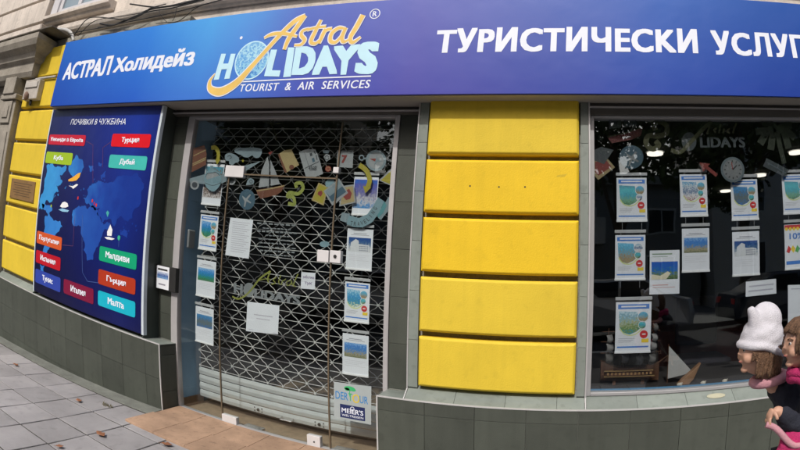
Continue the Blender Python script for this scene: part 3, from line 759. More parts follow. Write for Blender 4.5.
def land(reg, pts, m=MAPC, rough_=.010, out=mo):
    w_ = reg(pts, out); o = []
    o = [Vector(q_) for q_ in w_]
    for lvl, am in ((0, .24), (1, .20), (2, .18)):      # midpoint displacement gives a ragged coastline
        o2 = []
        for i in range(len(o)):
            a = o[i]; b2 = o[(i + 1) % len(o)]; L = (b2 - a).length; o2.append(a)
            if L > .012:
                nn = Vector((-(b2 - a).y, (b2 - a).x)) / max(L, 1e-6); o2.append((a + b2) / 2 + nn * L * R_(-am, am))
        o = o2
    o = [tuple(q_) for q_ in o]
    cv = MB(); cv.prism(o, -out - .0004, -MO + .0002); 
    ob = cv.build('continent', m, MPB)
    # triangulate the ragged outline cleanly
    bm = bmesh.new(); bm.from_mesh(ob.data); bmesh.ops.triangulate(bm, faces=[f for f in bm.faces if len(f.verts) > 4]); bm.to_mesh(ob.data); bm.free()
    return ob
land(R2, [(275, 246), (330, 238), (336, 268), (318, 300), (298, 322), (284, 300)])
land(R2, [(186, 262), (232, 264), (262, 256), (264, 282), (240, 300), (250, 326), (226, 342), (236, 366), (214, 382), (206, 408), (184, 402), (168, 438), (156, 436), (164, 380), (178, 330)])
land(R2, [(355, 262), (372, 262), (374, 284), (360, 288)], rough_=.005); land(R2, [(392, 252), (412, 254), (404, 268), (394, 264)], rough_=.005); land(R2, [(402, 300), (424, 282), (420, 312), (404, 318)], rough_=.005)
land(RB, [(226, 112), (216, 92), (240, 74), (236, 48), (262, 18), (290, 2), (330, 12), (395, -20), (440, -22), (500, -10), (520, 40), (505, 110), (470, 150), (440, 210), (415, 190), (385, 196), (372, 232), (356, 195), (332, 200), (312, 214), (284, 168), (300, 140), (262, 136), (244, 118)])
land(RB, [(160, 172), (176, 142), (214, 130), (238, 146), (290, 152), (300, 186), (318, 224), (350, 212), (344, 240), (310, 282), (292, 330), (266, 398), (236, 404), (218, 350), (216, 290), (206, 234), (174, 230), (160, 202)], MAPD)
land(RB, [(24, 182), (46, 166), (100, 204), (112, 236), (94, 258), (62, 300), (40, 350), (26, 378), (10, 372), (20, 260)], MAPD)
land(RB, [(10, 118), (50, 126), (62, 150), (40, 172), (22, 150)], MAPD, .006); land(RB, [(400, 250), (440, 268), (436, 290), (404, 276)], MAPD, .006)
land(R3, [(160, 255), (178, 262), (174, 290), (164, 284)], MAPD, .004)
for k in range(46):      # scattered small islands
    q_ = random.choice(((90, 60), (60, 80), (250, 60), (200, 60), (320, 150), (60, 140), (400, 260), (430, 240), (300, 20), (150, 20), (470, 230)))
    X, Z = RB([(q_[0] + R_(-34, 34), q_[1] + R_(-26, 26))], mo)[0]; rr = R_(.004, .012)
    MB().prism([(X + rr * R_(.6, 1.3) * cos(a * 1.05), Z + rr * R_(.6, 1.3) * sin(a * 1.05)) for a in range(6)], -mo - .0006, -mo + .0002).build('island', MAPC, MPB)
# icons
def iconp(name, reg, pts, m, out=mo + .0008, par=MPB): return MB().prism(reg(pts, out), -out - .0004, -out).build(name, m, par)
iconp('plane_icon', RA, [(160, 335), (185, 322), (215, 300), (230, 296), (222, 322), (205, 340), (185, 345), (160, 345)], flat('orange_ink', rgb(.75, .38, .04)))
iconp('plane_icon', RA, [(160, 370), (185, 372), (205, 360), (216, 364), (200, 378), (186, 388), (178, 378)], WHITE)
iconp('island_icon', RB, [(100, 132), (112, 112), (124, 108), (138, 116), (142, 132), (128, 138), (110, 138)], WHITE)
iconp('sea_icon', RB, [(92, 148), (112, 142), (146, 152), (138, 160), (112, 158)], flat('pale_sea', rgb(.25, .5, .7)))
iconp('sail_icon', RB, [(352, 222), (336, 258), (336, 278), (358, 280), (362, 250)], WHITE)
iconp('boat_icon', RB, [(322, 286), (344, 284), (374, 294), (360, 300), (334, 296)], WHITE)
iconp('pin_icon', RB, [(388, 284), (394, 276), (402, 282), (400, 296), (394, 304), (388, 294)], flat('green_ink', rgb(.03, .4, .25)))
iconp('pin_icon', RB, [(330, 164), (338, 152), (346, 164), (338, 186)], flat('teal_ink', rgb(.05, .35, .35)))
for q, m_ in (((262, 104), RED), ((272, 118), flat('maroon_ink', rgb(.3, .01, .08))), ((190, 90), RED), ((282, 126), RED), ((56, 130), flat('lime_ink', rgb(.35, .5, .04)))):
    X, Z = RB([q], mo)[0]; MB().disc(X, Z, .012, .016, -mo - .0012, -mo, 10).build('pin_icon', m_, MPB)
LINE = flat('route_line', rgb(.12, .04, .12)); LINB = flat('route_line_blue', rgb(.05, .10, .3))
for reg, pts, m_ in ((R3, [(330, 60), (330, 290), (350, 325), (460, 340), (463, 362)], LINB), (R2, [(372, 330), (372, 180), (345, 165)], LINE), (R2, [(410, 270), (412, 190), (448, 165)], LINE), (R3, [(250, 180), (292, 184), (300, 60)], LINE), (R3, [(476, 160), (474, 188)], LINB)):
    MB().ribbon(reg(pts, mo + .0005), .005, -mo - .0009, -mo - .0005).build('route_line', m_, MPB)
TAGS = [('Уикенди в Европа', R2, 200, 138, 178, 342, c(185, 26, 52)), ('Турция', R2, 452, 135, 186, 602, c(206, 10, 28)), ('Куба', R2, 188, 206, 252, 290, c(150, 182, 36)),
        ('Дубай', R2, 441, 218, 271, 588, c(62, 178, 170)), ('Португалия', R3, 150, 122, 172, 248, c(200, 84, 40)), ('Испания', R3, 146, 198, 249, 243, c(180, 14, 36)),
        ('Тунис', R3, 143, 273, 328, 243, c(44, 66, 160)), ('Италия', R3, 256, 314, 372, 375, c(120, 16, 56)), ('Малдиви', R3, 400, 183, 242, 548, c(12, 156, 112)),
        ('Гърция', R3, 395, 275, 335, 543, c(168, 52, 26)), ('Малта', R3, 393, 360, 420, 542, c(20, 172, 196))]
for i, (t, reg, xl, yt, yb, xr, col_) in enumerate(TAGS):
    x0, z1 = reg([(xl, yt)], mo)[0]; _, z0 = reg([(xl, yb)], mo)[0]; x1 = reg([(xr, (yt + yb) / 2 + (18 if reg is R3 else 4))], mo)[0][0]
    o = MB().rrect(x0, x1, z0, z1, .022, -mo - .0026, -mo - .0012).build('destination_label', flat('tag_%d' % i, col_, .4), MPB)
    o['label'] = 'coloured label reading ' + t
    h_ = z1 - z0; wd = x1 - x0; L_ = min(.86, .13 * len(t) if len(t) < 9 else .86) * wd
    L_ = {'Уикенди в Европа': .90, 'Турция': .46, 'Куба': .36, 'Дубай': .40, 'Португалия': .80, 'Испания': .62, 'Тунис': .42, 'Италия': .50, 'Малдиви': .64, 'Гърция': .52, 'Малта': .44}[t] * wd
    asc = any(ch in 'рДуцд' for ch in t)
    text('destination_name', t, (x0 + x1) / 2 - L_ / 2, (x0 + x1) / 2 + L_ / 2, z0 + h_ * (.24 if asc else .31), z1 - h_ * .25, mo + .0030, LET, o, bold=.035, thick=.0006)
x0, z1 = R2([(286, 76)], mo)[0]; z0 = R2([(286, 99)], mo)[0][1]; x1 = R2([(503, 90)], mo)[0][0]
text('heading', 'ПОЧИВКИ В ЧУЖБИНА', x0, x1, z0, z1, mo + .001, LET, MPB, shear=.18, bold=.004)

# ------------------------------------------------------------------ small fittings on the facade
PQ = thing('brass_plaque', 'square brown metal plaque fixed to the left yellow pier', 'plaque')
x0, z1 = P(12, 178, .19); x1, z0 = P(33, 203, .19)
o = MB().box(x0, x1, -.192, -.18, z0, z1).build('plate', mat('plaque_brass', rgb(.27, .16, .065), .5, .2, 12, metal=.3), PQ, .003)
ln = MB()
for i in range(6):
    zz = z1 - .045 - i * .026; ln.box(x0 + .07 + (i % 3) * .03, x1 - .07 - (i * 2 % 3) * .03, -.1928, -.192, zz, zz + .008)
ln.build('engraving', mat('engraving', rgb(.10, .06, .03), .6, .1, 9), PQ)
for a in ((x0 + .02, z0 + .02), (x1 - .02, z0 + .02), (x0 + .02, z1 - .02), (x1 - .02, z1 - .02)): MB().disc(a[0], a[1], .006, .006, -.196, -.192, 10).build('screw', BRONZE, PQ)

IC = thing('door_entry_box', 'black box with a small white printed card on the tiled pilaster left of the entrance', 'entry box')
x0, z1 = P(156, 264, .07); x1, z0 = P(175, 293, .07)
MB().box(x0, x1, -.07, -.02, z0, z1).build('housing', BLACK, IC, .004)
cx0, cz1 = P(157, 265, .072); cx1, cz0 = P(168.5, 290.5, .072)
MB().box(cx0, cx1, -.0725, -.07, cz0, cz1).build('card', PAPER, IC)
MB().box(cx0 + .01, cx1 - .01, -.0733, -.0725, cz1 - .10, cz1 - .045).build('card_picture', picture('card_pic', [c(120, 160, 200), c(60, 90, 150), c(200, 210, 225)], 5), IC)
MB().box(cx0 + .015, cx1 - .02, -.0733, -.0725, cz1 - .034, cz1 - .02).build('card_heading', BLACKI, IC)
MB().box(cx0 + .03, cx1 - .04, -.0733, -.0725, cz0 + .03, cz0 + .042).build('card_text', TXT, IC)

JB = thing('meter_box', 'grey weathered junction box on the yellow pier above the plaque', 'junction box')
x0, z1 = P(27.5, 81, .24); x1, z0 = P(37, 99, .24)
b = MB(); b.box(x0, x1, -.26, -.18, z0, z1); b.build('housing', mat('old_grey_plastic', rgb(.42, .39, .35), .7, .2, 9), JB, .008)
b = MB(); b.box(x0 + .03, x1 - .03, -.275, -.26, z0 + .13, z1 - .03); b.build('cover', mat('cover_grey', rgb(.48, .45, .41), .6, .15, 9), JB, .006)
b = MB(); b.ball(((x0 + x1) / 2 - .04, -.285, z0 + .03), (.035, .035, .05)); b.build('sensor', mat('rusty', rgb(.20, .13, .10), .8, .3, 20), JB, smooth=True)
b = MB(); b.ball(((x0 + x1) / 2, -.22, z0 - .03), (.03, .02, .03), 8, 5); b.tube([((x0 + x1) / 2, -.22, z0), ((x0 + x1) / 2, -.22, z0 - .06)], .02); b.build('cable_gland', BLACK, JB)
R1 = region(0, 0, 4); RT3 = region(0, 0, 7.27); RT4 = region(100, 0, 5)
def cable(name, reg, pts, r, m, label, cat, out=.14, sag=0, group=None, par=None):
    w_ = spline([(x, -out, z) for x, z in reg(pts, out)], 6)
    o = MB().tube(w_, r * (.62 if name == 'cable' else 1), 6).build(name, m, par, smooth=True)
    if label: tag(o, label, cat, group)
    return o
PIPE = mat('pale_conduit', rgb(.42, .42, .41), .5, .12, 9)
cable('conduit', R1, [(128, 322), (160, 314), (222, 306)], .014, PIPE, 'short pale conduit running from the junction box to the sign', 'conduit', .20)
cable('flexible_pipe', RT3, [(250, 276), (300, 262), (360, 236), (430, 214), (490, 222), (522, 250), (534, 300)], .022, PIPE, 'curved pale plastic pipe above the left end of the sign', 'pipe', .16)
CG = 'black cables slung along the wall above the sign'
CBL = [([(0, 118), (60, 126), (120, 106), (190, 76), (260, 44), (400, 22), (560, -20)], .016, 'thickest black cable, top of the bundle over the sign'),
       ([(-10, 138), (60, 128), (130, 100), (240, 60), (360, 40), (520, 0)], .011, 'black cable second in the bundle, sagging under the string course'),
       ([(-160, 170), (-60, 150), (0, 140), (110, 116), (250, 88), (420, 50), (640, -10)], .009, 'black cable running lowest and nearest the sign top'),
       ([(-130, 176), (-70, 100), (-20, 86), (60, 92), (150, 98), (230, 60), (250, 42), (330, 20)], .009, 'black cable that loops up steeply at the left end of the bundle'),
       ([(-110, 180), (-50, 120), (0, 96), (90, 84), (200, 66), (300, 50)], .007, 'thin black cable crossing the bundle from the pipe'),
       ([(280, 118), (330, 112), (385, 108), (430, 80), (480, 40), (560, 10)], .006, 'thin cable hanging to the sign edge in a shallow loop'),
       ([(296, 40), (300, 70), (335, 112)], .005, 'short thin drop cable, left of the pair touching the sign'),
       ([(385, 34), (375, 80), (362, 106)], .005, 'short thin drop cable, right of the pair touching the sign'),
       ([(150, 20), (300, 36), (450, 6), (620, -24)], .013, 'black cable tucked right under the string course')]
for i, (p_, r_, lb_) in enumerate(CBL):
    cable('cable', RT4, p_, r_, BLACK, lb_, 'cable', .17 + .012 * (i % 4), group=CG)
cable('cable', region(700, 0, 6), [(200, 20), (280, 60), (340, 30), (420, 48), (640, 60)], .008, BLACK, 'black cable above the right end of the sign', 'cable', .16, group=CG)

# ------------------------------------------------------------------ brochures hanging behind the glass
PIC = dict(
    bay=[c(225, 228, 200), c(70, 150, 160), c(40, 130, 190), c(90, 170, 205), c(170, 205, 225)],
    green=[c(80, 120, 90), c(120, 170, 140), c(70, 160, 180), c(90, 190, 200), c(90, 150, 170)],
    fort=[c(150, 150, 120), c(160, 130, 90), c(120, 160, 170), c(80, 165, 200), c(120, 190, 220)],
    town=[c(150, 90, 80), c(225, 225, 225), c(80, 110, 150), c(200, 210, 215), c(90, 160, 200)],
    castle=[c(70, 150, 160), c(110, 140, 70), c(170, 180, 150), c(120, 170, 190), c(190, 215, 225)],
    sea=[c(60, 90, 60), c(110, 130, 80), c(35, 110, 180), c(30, 95, 190), c(40, 90, 180)],
    city=[c(110, 120, 90), c(160, 150, 120), c(70, 130, 190), c(60, 120, 195), c(130, 175, 220)],
    block=[c(200, 205, 205), c(190, 195, 200), c(90, 120, 150), c(35, 80, 140), c(30, 70, 140)],
    palm=[c(80, 120, 80), c(50, 140, 110), c(40, 130, 180), c(60, 140, 210), c(150, 190, 225)],
    dusk=[c(60, 110, 170), c(90, 110, 120), c(100, 110, 110), c(60, 120, 170), c(80, 140, 190)],
    brown=[c(190, 185, 185), c(95, 75, 60), c(80, 62, 50), c(120, 110, 100), c(70, 150, 175)],
    violet=[c(60, 130, 190), c(190, 190, 195), c(120, 120, 160), c(90, 90, 170), c(50, 100, 190)])
def sheet_rect(q, out):
    xl, yt, xr, yb = q; xm, ym = (xl + xr) / 2, (yt + yb) / 2
    return P(xl, ym, out)[0], P(xr, ym, out)[0], P(xm, yb, out)[1], P(xm, yt, out)[1]
def brochure(q, out, kind, pic, label, bars=True, group=None, wires=0, size=None, tilt=0):
    x0, x1, z0, z1 = sheet_rect(q, out)
    if size: x1 = x0 + size
    t = thing('hanging_brochure', label, 'brochure', group); w_, h_ = x1 - x0, z1 - z0; y = -out
    MB().box(x0, x1, y, y + .0012, z0, z1).build('sheet', PAPER, t)
    if bars:
        MB().box(x0 - .004, x1 + .004, y - .006, y + .006, z1 + .012, z1 + .032).build('top_rail', GREYBAR, t, .002)
        MB().box(x0 - .002, x1 + .002, y - .005, y + .005, z0 - .014, z0).build('bottom_rail', WHITE, t, .002)
    if wires:
        b = MB()
        for f in (.18, .82): b.tube([(x0 + w_ * f, y, z0 - .014), (x0 + w_ * f, y, z0 - wires)], .0011, 5)
        for f in (.18, .82): b.tube([(x0 + w_ * f, y, z1), (x0 + w_ * f, y, z1 + .014)], .0011, 5)
        b.build('hanging_wire', GREYBAR, t)
    U = lambda u: x0 + w_ * u; V = lambda v: z0 + h_ * v; f1, f2, f3 = y - .0005, y - .001, y - .0016
    def pic_poly(pts, nm, key, f=f1):
        MB().prism([(U(a), V(b_)) for a, b_ in pts], f, y + .0001).build(nm, picture('print_%s_%d' % (key, len(MATS)), PIC[key], R_(9, 16), R_(1.0, 1.5)), t)
    if kind == 1:
        MB().box(U(.06), U(.94), f1, y, V(.86), V(.955)).build('heading_band', BLUE, t)
        MB().box(U(.15), U(.85), f2, f1, V(.895), V(.925)).build('heading_text', WHITE, t)
        pic_poly([(.08, .82), (.60, .80), (.66, .66), (.74, .50), (.60, .40), (.40, .34), (.22, .38), (.11, .50)], 'picture', pic)
        sw_ = MB(); sw_.ribbon(spline([(U(.11), V(.47)), (U(.28), V(.345)), (U(.55), V(.34)), (U(.82), V(.50))], 5), .006, f2, f1); sw_.build('curved_band', flat('lime_band', rgb(.62, .70, .25)), t)
        for (a, b_, r, kk) in ((.77, .70, .15, 'fort'), (.75, .53, .11, 'green')):
            MB().disc(U(a), V(b_), w_ * r, w_ * r, f2, y, 20).build('round_picture', picture('print_r%d' % len(MATS), PIC[kk if pic != kk else 'town'], 6, .9), t)
            MB().ring(U(a), V(b_), w_ * r, w_ * r, .003, f2 - .0003, f2, 20).build('picture_rim', WHITE, t)
        MB().disc(U(.80), V(.34), w_ * .115, w_ * .115, f3, y, 20).build('price_badge', RED, t)
        MB().box(U(.75), U(.85), f3 - .0004, f3, V(.33), V(.355)).build('badge_text', WHITE, t)
        MB().prism([(U(.74), V(.17)), (U(.94), V(.17)), (U(.94), V(.255)), (U(.84), V(.24)), (U(.74), V(.25))], f2, y).build('yellow_tab', YELI, t)
        tx = MB()
        for i in range(3): tx.box(U(.09), U(.55 - .05 * i), f1, y, V(.255 - .035 * i), V(.262 - .035 * i))
        tx.build('small_print', TXT, t)
        MB().box(U(.06), U(.94), f1, y, V(.07), V(.10)).build('footer_band', BLUE, t)
    elif kind == 2:
        tx = MB(); tx.box(U(.25), U(.75), f1, y, V(.875), V(.89)); tx.box(U(.15), U(.85), f1, y, V(.84), V(.85)); tx.build('heading_text', TXT, t)
        pic_poly([(.07, .42), (.93, .42), (.93, .78), (.07, .78)], 'picture', pic)
        tx = MB()
        for i in range(4): tx.box(U(.10), U(.88 - .12 * (i % 3)), f1, y, V(.33 - .045 * i), V(.336 - .045 * i))
        tx.build('small_print', flat('pale_ink', rgb(.5, .5, .55)), t)
        if pic == 'block':
            bl = MB(); bl.prism([(U(.16), V(.425)), (U(.16), V(.64)), (U(.34), V(.74)), (U(.46), V(.70)), (U(.46), V(.62)), (U(.88), V(.60)), (U(.88), V(.425))], f2, f1); o = bl.build('hotel_print', flat('hotel_white', rgb(.62, .65, .68)), t)
            wn_ = MB()
            for i in range(6):
                for j in range(3): wn_.box(U(.50 + .06 * i), U(.53 + .06 * i), f3, f2, V(.45 + .05 * j), V(.47 + .05 * j))
            wn_.build('print_windows', NAVY, o)
    elif kind == 3:
        pic_poly([(.03, .15), (.97, .15), (.97, .93), (.03, .93)], 'picture', pic)
    elif kind == 4:
        tx = MB(); tx.box(U(.08), U(.75), f1, y, V(.90), V(.93)); tx.box(U(.08), U(.6), f1, y, V(.85), V(.862)); tx.build('heading_text', flat('olive_ink', rgb(.25, .35, .25)), t)
        pic_poly([(.06, .34), (.94, .34), (.94, .74), (.06, .74)], 'picture', pic)
        MB().prism([(U(.06), V(.34)), (U(.55), V(.34)), (U(.70), V(.47)), (U(.60), V(.52)), (U(.35), V(.42)), (U(.06), V(.46))], f2, f1).build('beach_print', flat('sand_print', rgb(.70, .66, .50)), t)
        tx = MB(); tx.box(U(.10), U(.62), f1, y, V(.2), V(.22)); tx.box(U(.10), U(.85), f1, y, V(.15), V(.163)); tx.build('small_print', flat('rose_ink', rgb(.55, .3, .28)), t)
    elif kind == 5:
        b = MB(); b.box(U(0.01), U(.99), f1, y, V(.90), V(.99)); b.build('heading_band', RED, t)
        b = MB()
        for k in range(7): b.disc(U(.08 + .14 * k), V(.90), .012, .012, f2, f1, 10)
        b.build('flower_print', YELI, t)
        text('big_number', '10%', U(.18), U(.72), V(.66), V(.80), out + .0012, BLUE, t, bold=.02, thick=.0004)
        for k, m_ in enumerate((RED, YELI, flat('green_ink2', rgb(.1, .4, .1)), BLUE, RED)):
            MB().prism([(U(.06 + .16 * k), V(.38 + .05 * (k % 2))), (U(.16 + .16 * k), V(.34)), (U(.24 + .16 * k), V(.44)), (U(.14 + .16 * k), V(.52))], f1 - .0001 * k, y).build('gift_print', m_, t)
        MB().box(U(.05), U(.95), f1, y, V(.08), V(.16)).build('footer_band', BLUE, t)
    return t
G1 = 'brochures hanging in the display window'; G2 = 'brochures hanging behind the entrance glass'
WO = .055
def w3(x0, y0, x1, y1): return (580 + x0 / 3.214, 160 + y0 / 3.214, 580 + x1 / 3.214, 160 + y1 / 3.214)
brochure(w3(118, 57, 215, 192), WO, 1, 'green', 'blue headed offer sheet with green bay picture, topmost of the left column', wires=.06, group=G1)
brochure(w3(113, 241, 210, 380), WO, 1, 'fort', 'blue headed offer sheet with tan fortress picture, middle of the display window left column', wires=.06, group=G1)
brochure((615.5, 302, 651, 351), WO, 1, 'castle', 'offer sheet with pale coast picture hanging lowest, in front of the sailing ship model', group=G1)
brochure(w3(224, 290, 320, 431), WO, 4, 'sea', 'sheet without rails showing a bright blue bay and white beach, left of centre', bars=False, group=G1)
brochure(w3(322, 46, 409, 176), WO, 1, 'town', 'offer sheet with snowy town and red roofs, top of the second column', wires=.06, group=G1)
brochure(w3(328, 220, 416, 354), WO, 2, 'city', 'plain white sheet with a wide harbour town photo, under the snowy town sheet', group=G1)
brochure(w3(486, 62, 572, 188), WO, 1, 'dusk', 'offer sheet with dark lake picture hanging just under the clock sticker', wires=.06, group=G1)
brochure(w3(490, 230, 577, 366), WO, 2, 'block', 'plain white sheet with white tower hotel on deep blue sky', group=G1)
brochure(w3(651, 46, 740, 168), WO, 1, 'green', 'offer sheet cut by the right edge of the photo, upper of the two there', wires=.05, size=.205, group=G1)
brochure(w3(658, 206, 745, 345), WO, 5, 'town', 'colourful sheet with red flowery border at the right edge of the photo', size=.205, group=G1)
DO = -.03
brochure((203.5, 164, 222.5, 204), DO, 3, 'brown', 'brown and white sheet half hidden behind the aeroplane sticker', group=G2)
brochure((199.5, 215, 217.5, 249), DO, 1, 'palm', 'blue headed offer sheet in the left side light, just left of the portrait notice', group=G2)
brochure((196.5, 260.5, 215.5, 296), DO, 2, 'palm', 'sheet with palm coast photo, second from the bottom in the left side light', group=G2)
brochure((195.5, 307.5, 213.5, 342), DO, 2, 'dusk', 'sheet with a person on a quay photo, lowest in the left side light', group=G2)
brochure((353, 177, 377.5, 214), DO, 3, 'violet', 'violet and blue picture sheet behind the travel ribbon sticker', group=G2)
brochure((346.5, 229, 372.5, 268.5), DO, 2, 'block', 'sheet with white hotel tower photo below the travel ribbon sticker', group=G2)
brochure((344.5, 282.5, 369.5, 321), DO, 1, 'bay', 'blue headed offer sheet in the right side light, under the hotel tower sheet', group=G2)
brochure((342.5, 334.5, 368.5, 374), DO, 2, 'city', 'sheet with cloudy sky photo just above the tour operator sticker', group=G2)

# paper notices
def notice(q, out, label, lines, m=PAPER, name='paper_notice', ink=None, skew=0):
    x0, z1 = P(*q[0], out); x1, z1b = P(*q[1], out); x1b, z0b = P(*q[2], out); x0b, z0 = P(*q[3], out)
    t = thing(name, label, 'notice'); MB().prism([(x0, z1), (x1, z1b), (x1b, z0b), (x0b, z0)], -out - .0008, -out).build('sheet', m, t)
    b = MB(); ink = ink or flat('faint_ink', rgb(.45, .45, .52))
    for (u0, u1, v, th) in lines:
        p_ = [(x0 + (x1 - x0) * a, z0 + (z1 - z0) * v + (z1b - z1) * a) for a in (u0, u1)]
        b.ribbon(p_, th, -out - .0013, -out - .0007)
    b.build('writing', ink, t); return t
notice([(230.5, 217.5), (253.3, 220), (248.8, 258.8), (225.3, 255)], -.008, 'portrait white notice full of small print taped high on the door leaf', [(.12, .88 - .1 * (i % 3), .90 - .055 * i, .004) for i in range(15)])
notice([(247.5, 301.5), (279.5, 305.5), (278, 334.5), (246, 331)], -.008, 'landscape white notice with two faint lines low on the door leaf', [(.22, .8, .60, .007), (.30, .72, .48, .006), (.06, .2, .08, .004), (.82, .94, .08, .004)])
sn = notice([(301.5, 272), (315.5, 273), (314.8, 289.5), (300.8, 288.5)], -.008, 'small square white note with two words in purple beside the door lock', [])
text('writing', 'работим', *sheet_rect((303, 275.5, 314, 279.5), -.006), -.006, flat('purple_ink', rgb(.12, .06, .2)), sn, thick=.0004)
text('writing', 'тук', *sheet_rect((304.5, 282, 312, 285.5), -.006), -.006, MATS['purple_ink'], sn, thick=.0004)
a = w3(533, 388, 630, 437)
notice([(a[0], a[1] + 1), (a[2], a[1] - 2), (a[2] + .3, a[3] - 2.5), (a[0] - .2, a[3] + .8)], .06, 'small landscape white notice with two lines of grey print below the hotel tower sheet', [(.1, .92, .66, .009), (.08, .9, .34, .009)])
a = w3(668, 402, 760, 530)
notice([(a[0], a[1]), (a[2], a[1] - 1), (a[2], a[3]), (a[0], a[3])], .06, 'blank white sheet at the right edge of the display window, nearest the child in pink', [(.1, .5, .9, .006)])

# ------------------------------------------------------------------ window stickers
def stk(name, label, cat='sticker', group='vinyl stickers on the glass'): return thing(name, label, cat, group)
D2, D3, D4, D5, D6, D1 = region(185, 135, 10), region(185, 175, 10), region(250, 140, 10), region(320, 140, 10), region(310, 175, 8.18), region(180, 100, 3.627)
GO = -.0062   # inside face of the entrance glass
GW = .0855    # inside face of the display glass
def pp(reg, pts, nm, m, par, lv=0, out=GO, sm=False):
    """printed shape on the inside of the glass; a higher lv lies nearer the viewer"""
    if sm: pts = spline(pts + [pts[0]], 5)[:-1]
    o_ = out - .0030 + .0006 * lv
    return MB().prism(reg(pts, o_), -o_ - .0005, -o_).build(nm, m, par)
PLN = [0]
def pl(reg, pts, w_, nm, m, par, lv=1, out=GO, sm=True):
    if sm and len(pts) > 2: pts = spline(pts, 5)
    PLN[0] = (PLN[0] + 1) % 14; o_ = out - .0030 + .0006 * lv + PLN[0] * .00003
    return MB().ribbon(reg(pts, o_), w_, -o_ - .0005, -o_).build(nm, m, par)
def circ(cx, cy, rx, ry, n=26, a0=0, a1=2 * pi): return [(cx + rx * cos(a0 + (a1 - a0) * i / n), cy + ry * sin(a0 + (a1 - a0) * i / n)) for i in range(n + (0 if a1 - a0 > 6.28 else 1))]
SG = flat('sticker_grey_blue', rgb(.33, .43, .48)); SW = flat('sticker_pale', rgb(.47, .50, .52)); SB = flat('sticker_blue', rgb(.075, .16, .23)); SBR = flat('sticker_brown', rgb(.24, .09, .05))
SY = flat('sticker_yellow', rgb(.55, .48, .05)); SC = flat('sticker_cream', rgb(.58, .46, .22)); SL = flat('sticker_lime', rgb(.40, .46, .10)); SR = flat('sticker_red', rgb(.36, .06, .05)); SK = flat('sticker_line', rgb(.06, .07, .08)); SLB = flat('sticker_light_blue', rgb(.30, .48, .55)); STQ = flat('sticker_teal', rgb(.14, .42, .46))
t = stk('suitcase_sticker', 'brown striped suitcase sticker at the top left of the entrance glass')
pp(D2, [(84, 132), (195, 100), (216, 190), (210, 300), (66, 374)], 'case', SBR, t)
for a, b_ in (((82, 210), (212, 148)), ((74, 290), (212, 225)), ((76, 305), (205, 245))): pl(D2, [a, b_], .008, 'strap', SC, t, sm=False)
t = stk('arrow_sticker', 'yellow curved arrow sticker above the aeroplane sticker')
pl(D2, [(262, 128), (300, 125), (328, 160), (334, 205), (326, 255)], [.014] * 21 if False else .034, 'shaft', SY, t)
pp(D2, [(298, 245), (356, 245), (322, 296)], 'head', SY, t, 2)
t = stk('small_cloud_sticker', 'small blue grey puff of cloud sticker beside the curved arrow')
pp(D2, [(398, 225), (405, 195), (440, 180), (480, 188), (515, 205), (540, 235), (535, 270), (500, 280), (480, 300), (445, 290), (440, 262), (410, 255)], 'cloud', SG, t, sm=True)
pl(D2, [(425, 215), (450, 205), (465, 225), (445, 235)], .006, 'curl', SK, t)
t = stk('long_cloud_sticker', 'long blue grey cloud sticker, widest cloud on the entrance glass')
pp(D2, [(492, 150), (520, 128), (600, 128), (680, 124), (760, 138), (768, 180), (740, 225), (700, 228), (670, 205), (630, 225), (590, 220), (560, 200), (530, 190), (500, 172)], 'cloud', SG, t, sm=True)
t = stk('star_sticker', 'tiny yellow star sticker under the long cloud')
pp(D2, [(580 + (16 if i % 2 else 7) * sin(i * pi / 5), 258 + (18 if i % 2 else 8) * cos(i * pi / 5)) for i in range(10)], 'star', SY, t)
t = stk('aeroplane_sticker', 'pale grey cartoon aeroplane seen nose on with two engines, left of the door fitting')
pp(D1, [(34, 285), (95, 268), (100, 306), (36, 300)], 'wing', SG, t); pp(D1, [(140, 276), (228, 240), (296, 221), (232, 262), (150, 304)], 'wing', SG, t)
for cx_, cy_, r_ in ((53, 308, 16), (187, 292, 15)):
    pp(D1, circ(cx_, cy_, r_, r_ * 1.05), 'engine', SW, t, 1); pp(D1, circ(cx_, cy_, r_ * .62, r_ * .65), 'engine_mouth', SK, t, 2)
pp(D1, [(110, 238), (120, 238), (124, 262), (106, 262)], 'tail_fin', SLB, t)
pp(D1, [(88, 290), (92, 266), (118, 250), (144, 266), (150, 290), (142, 314), (120, 332), (96, 316)], 'fuselage', SLB, t, 3, sm=True)
pp(D1, [(94, 280), (100, 268), (130, 264), (142, 274), (120, 282), (98, 288)], 'windscreen', SW, t, 4); pl(D1, [(90, 300), (118, 310), (148, 300)], .004, 'mouth_line', SK, t, 4); pl(D1, [(93, 280), (100, 267), (131, 263), (143, 274)], .004, 'screen_line', SK, t, 5)
t = stk('plane_badge_sticker', 'dark blue round badge with a white aeroplane on the door leaf')
pp(D3, circ(621, 245, 80, 104), 'disc', SB, t); pp(D3, [(570, 205), (610, 235), (650, 190), (660, 200), (625, 245), (662, 275), (655, 285), (615, 262), (602, 318), (588, 318), (596, 262), (575, 222)], 'plane', SW, t, 2)
t = stk('map_pin_sticker', 'small teal map pin sticker right above the blue round badge')
pp(D3, [(610, 100), (630, 45), (660, 32), (688, 50), (688, 82), (660, 98)], 'pin', SG, t, sm=True); pl(D3, circ(660, 66, 13, 14), .004, 'hole', SK, t)
t = stk('sailing_boat_sticker', 'sailing boat sticker with two white sails and red brown hull on the door leaf')
pp(D1, [(318, 204), (296, 255), (285, 318), (322, 312), (324, 240)], 'sail', SW, t); pp(D1, [(328, 216), (348, 262), (363, 305), (329, 311)], 'sail', SW, t)
pl(D1, [(325, 196), (324, 322)], .007, 'mast', SK, t, sm=False); pp(D1, [(320, 190), (338, 184), (326, 202)], 'flag', SR, t)
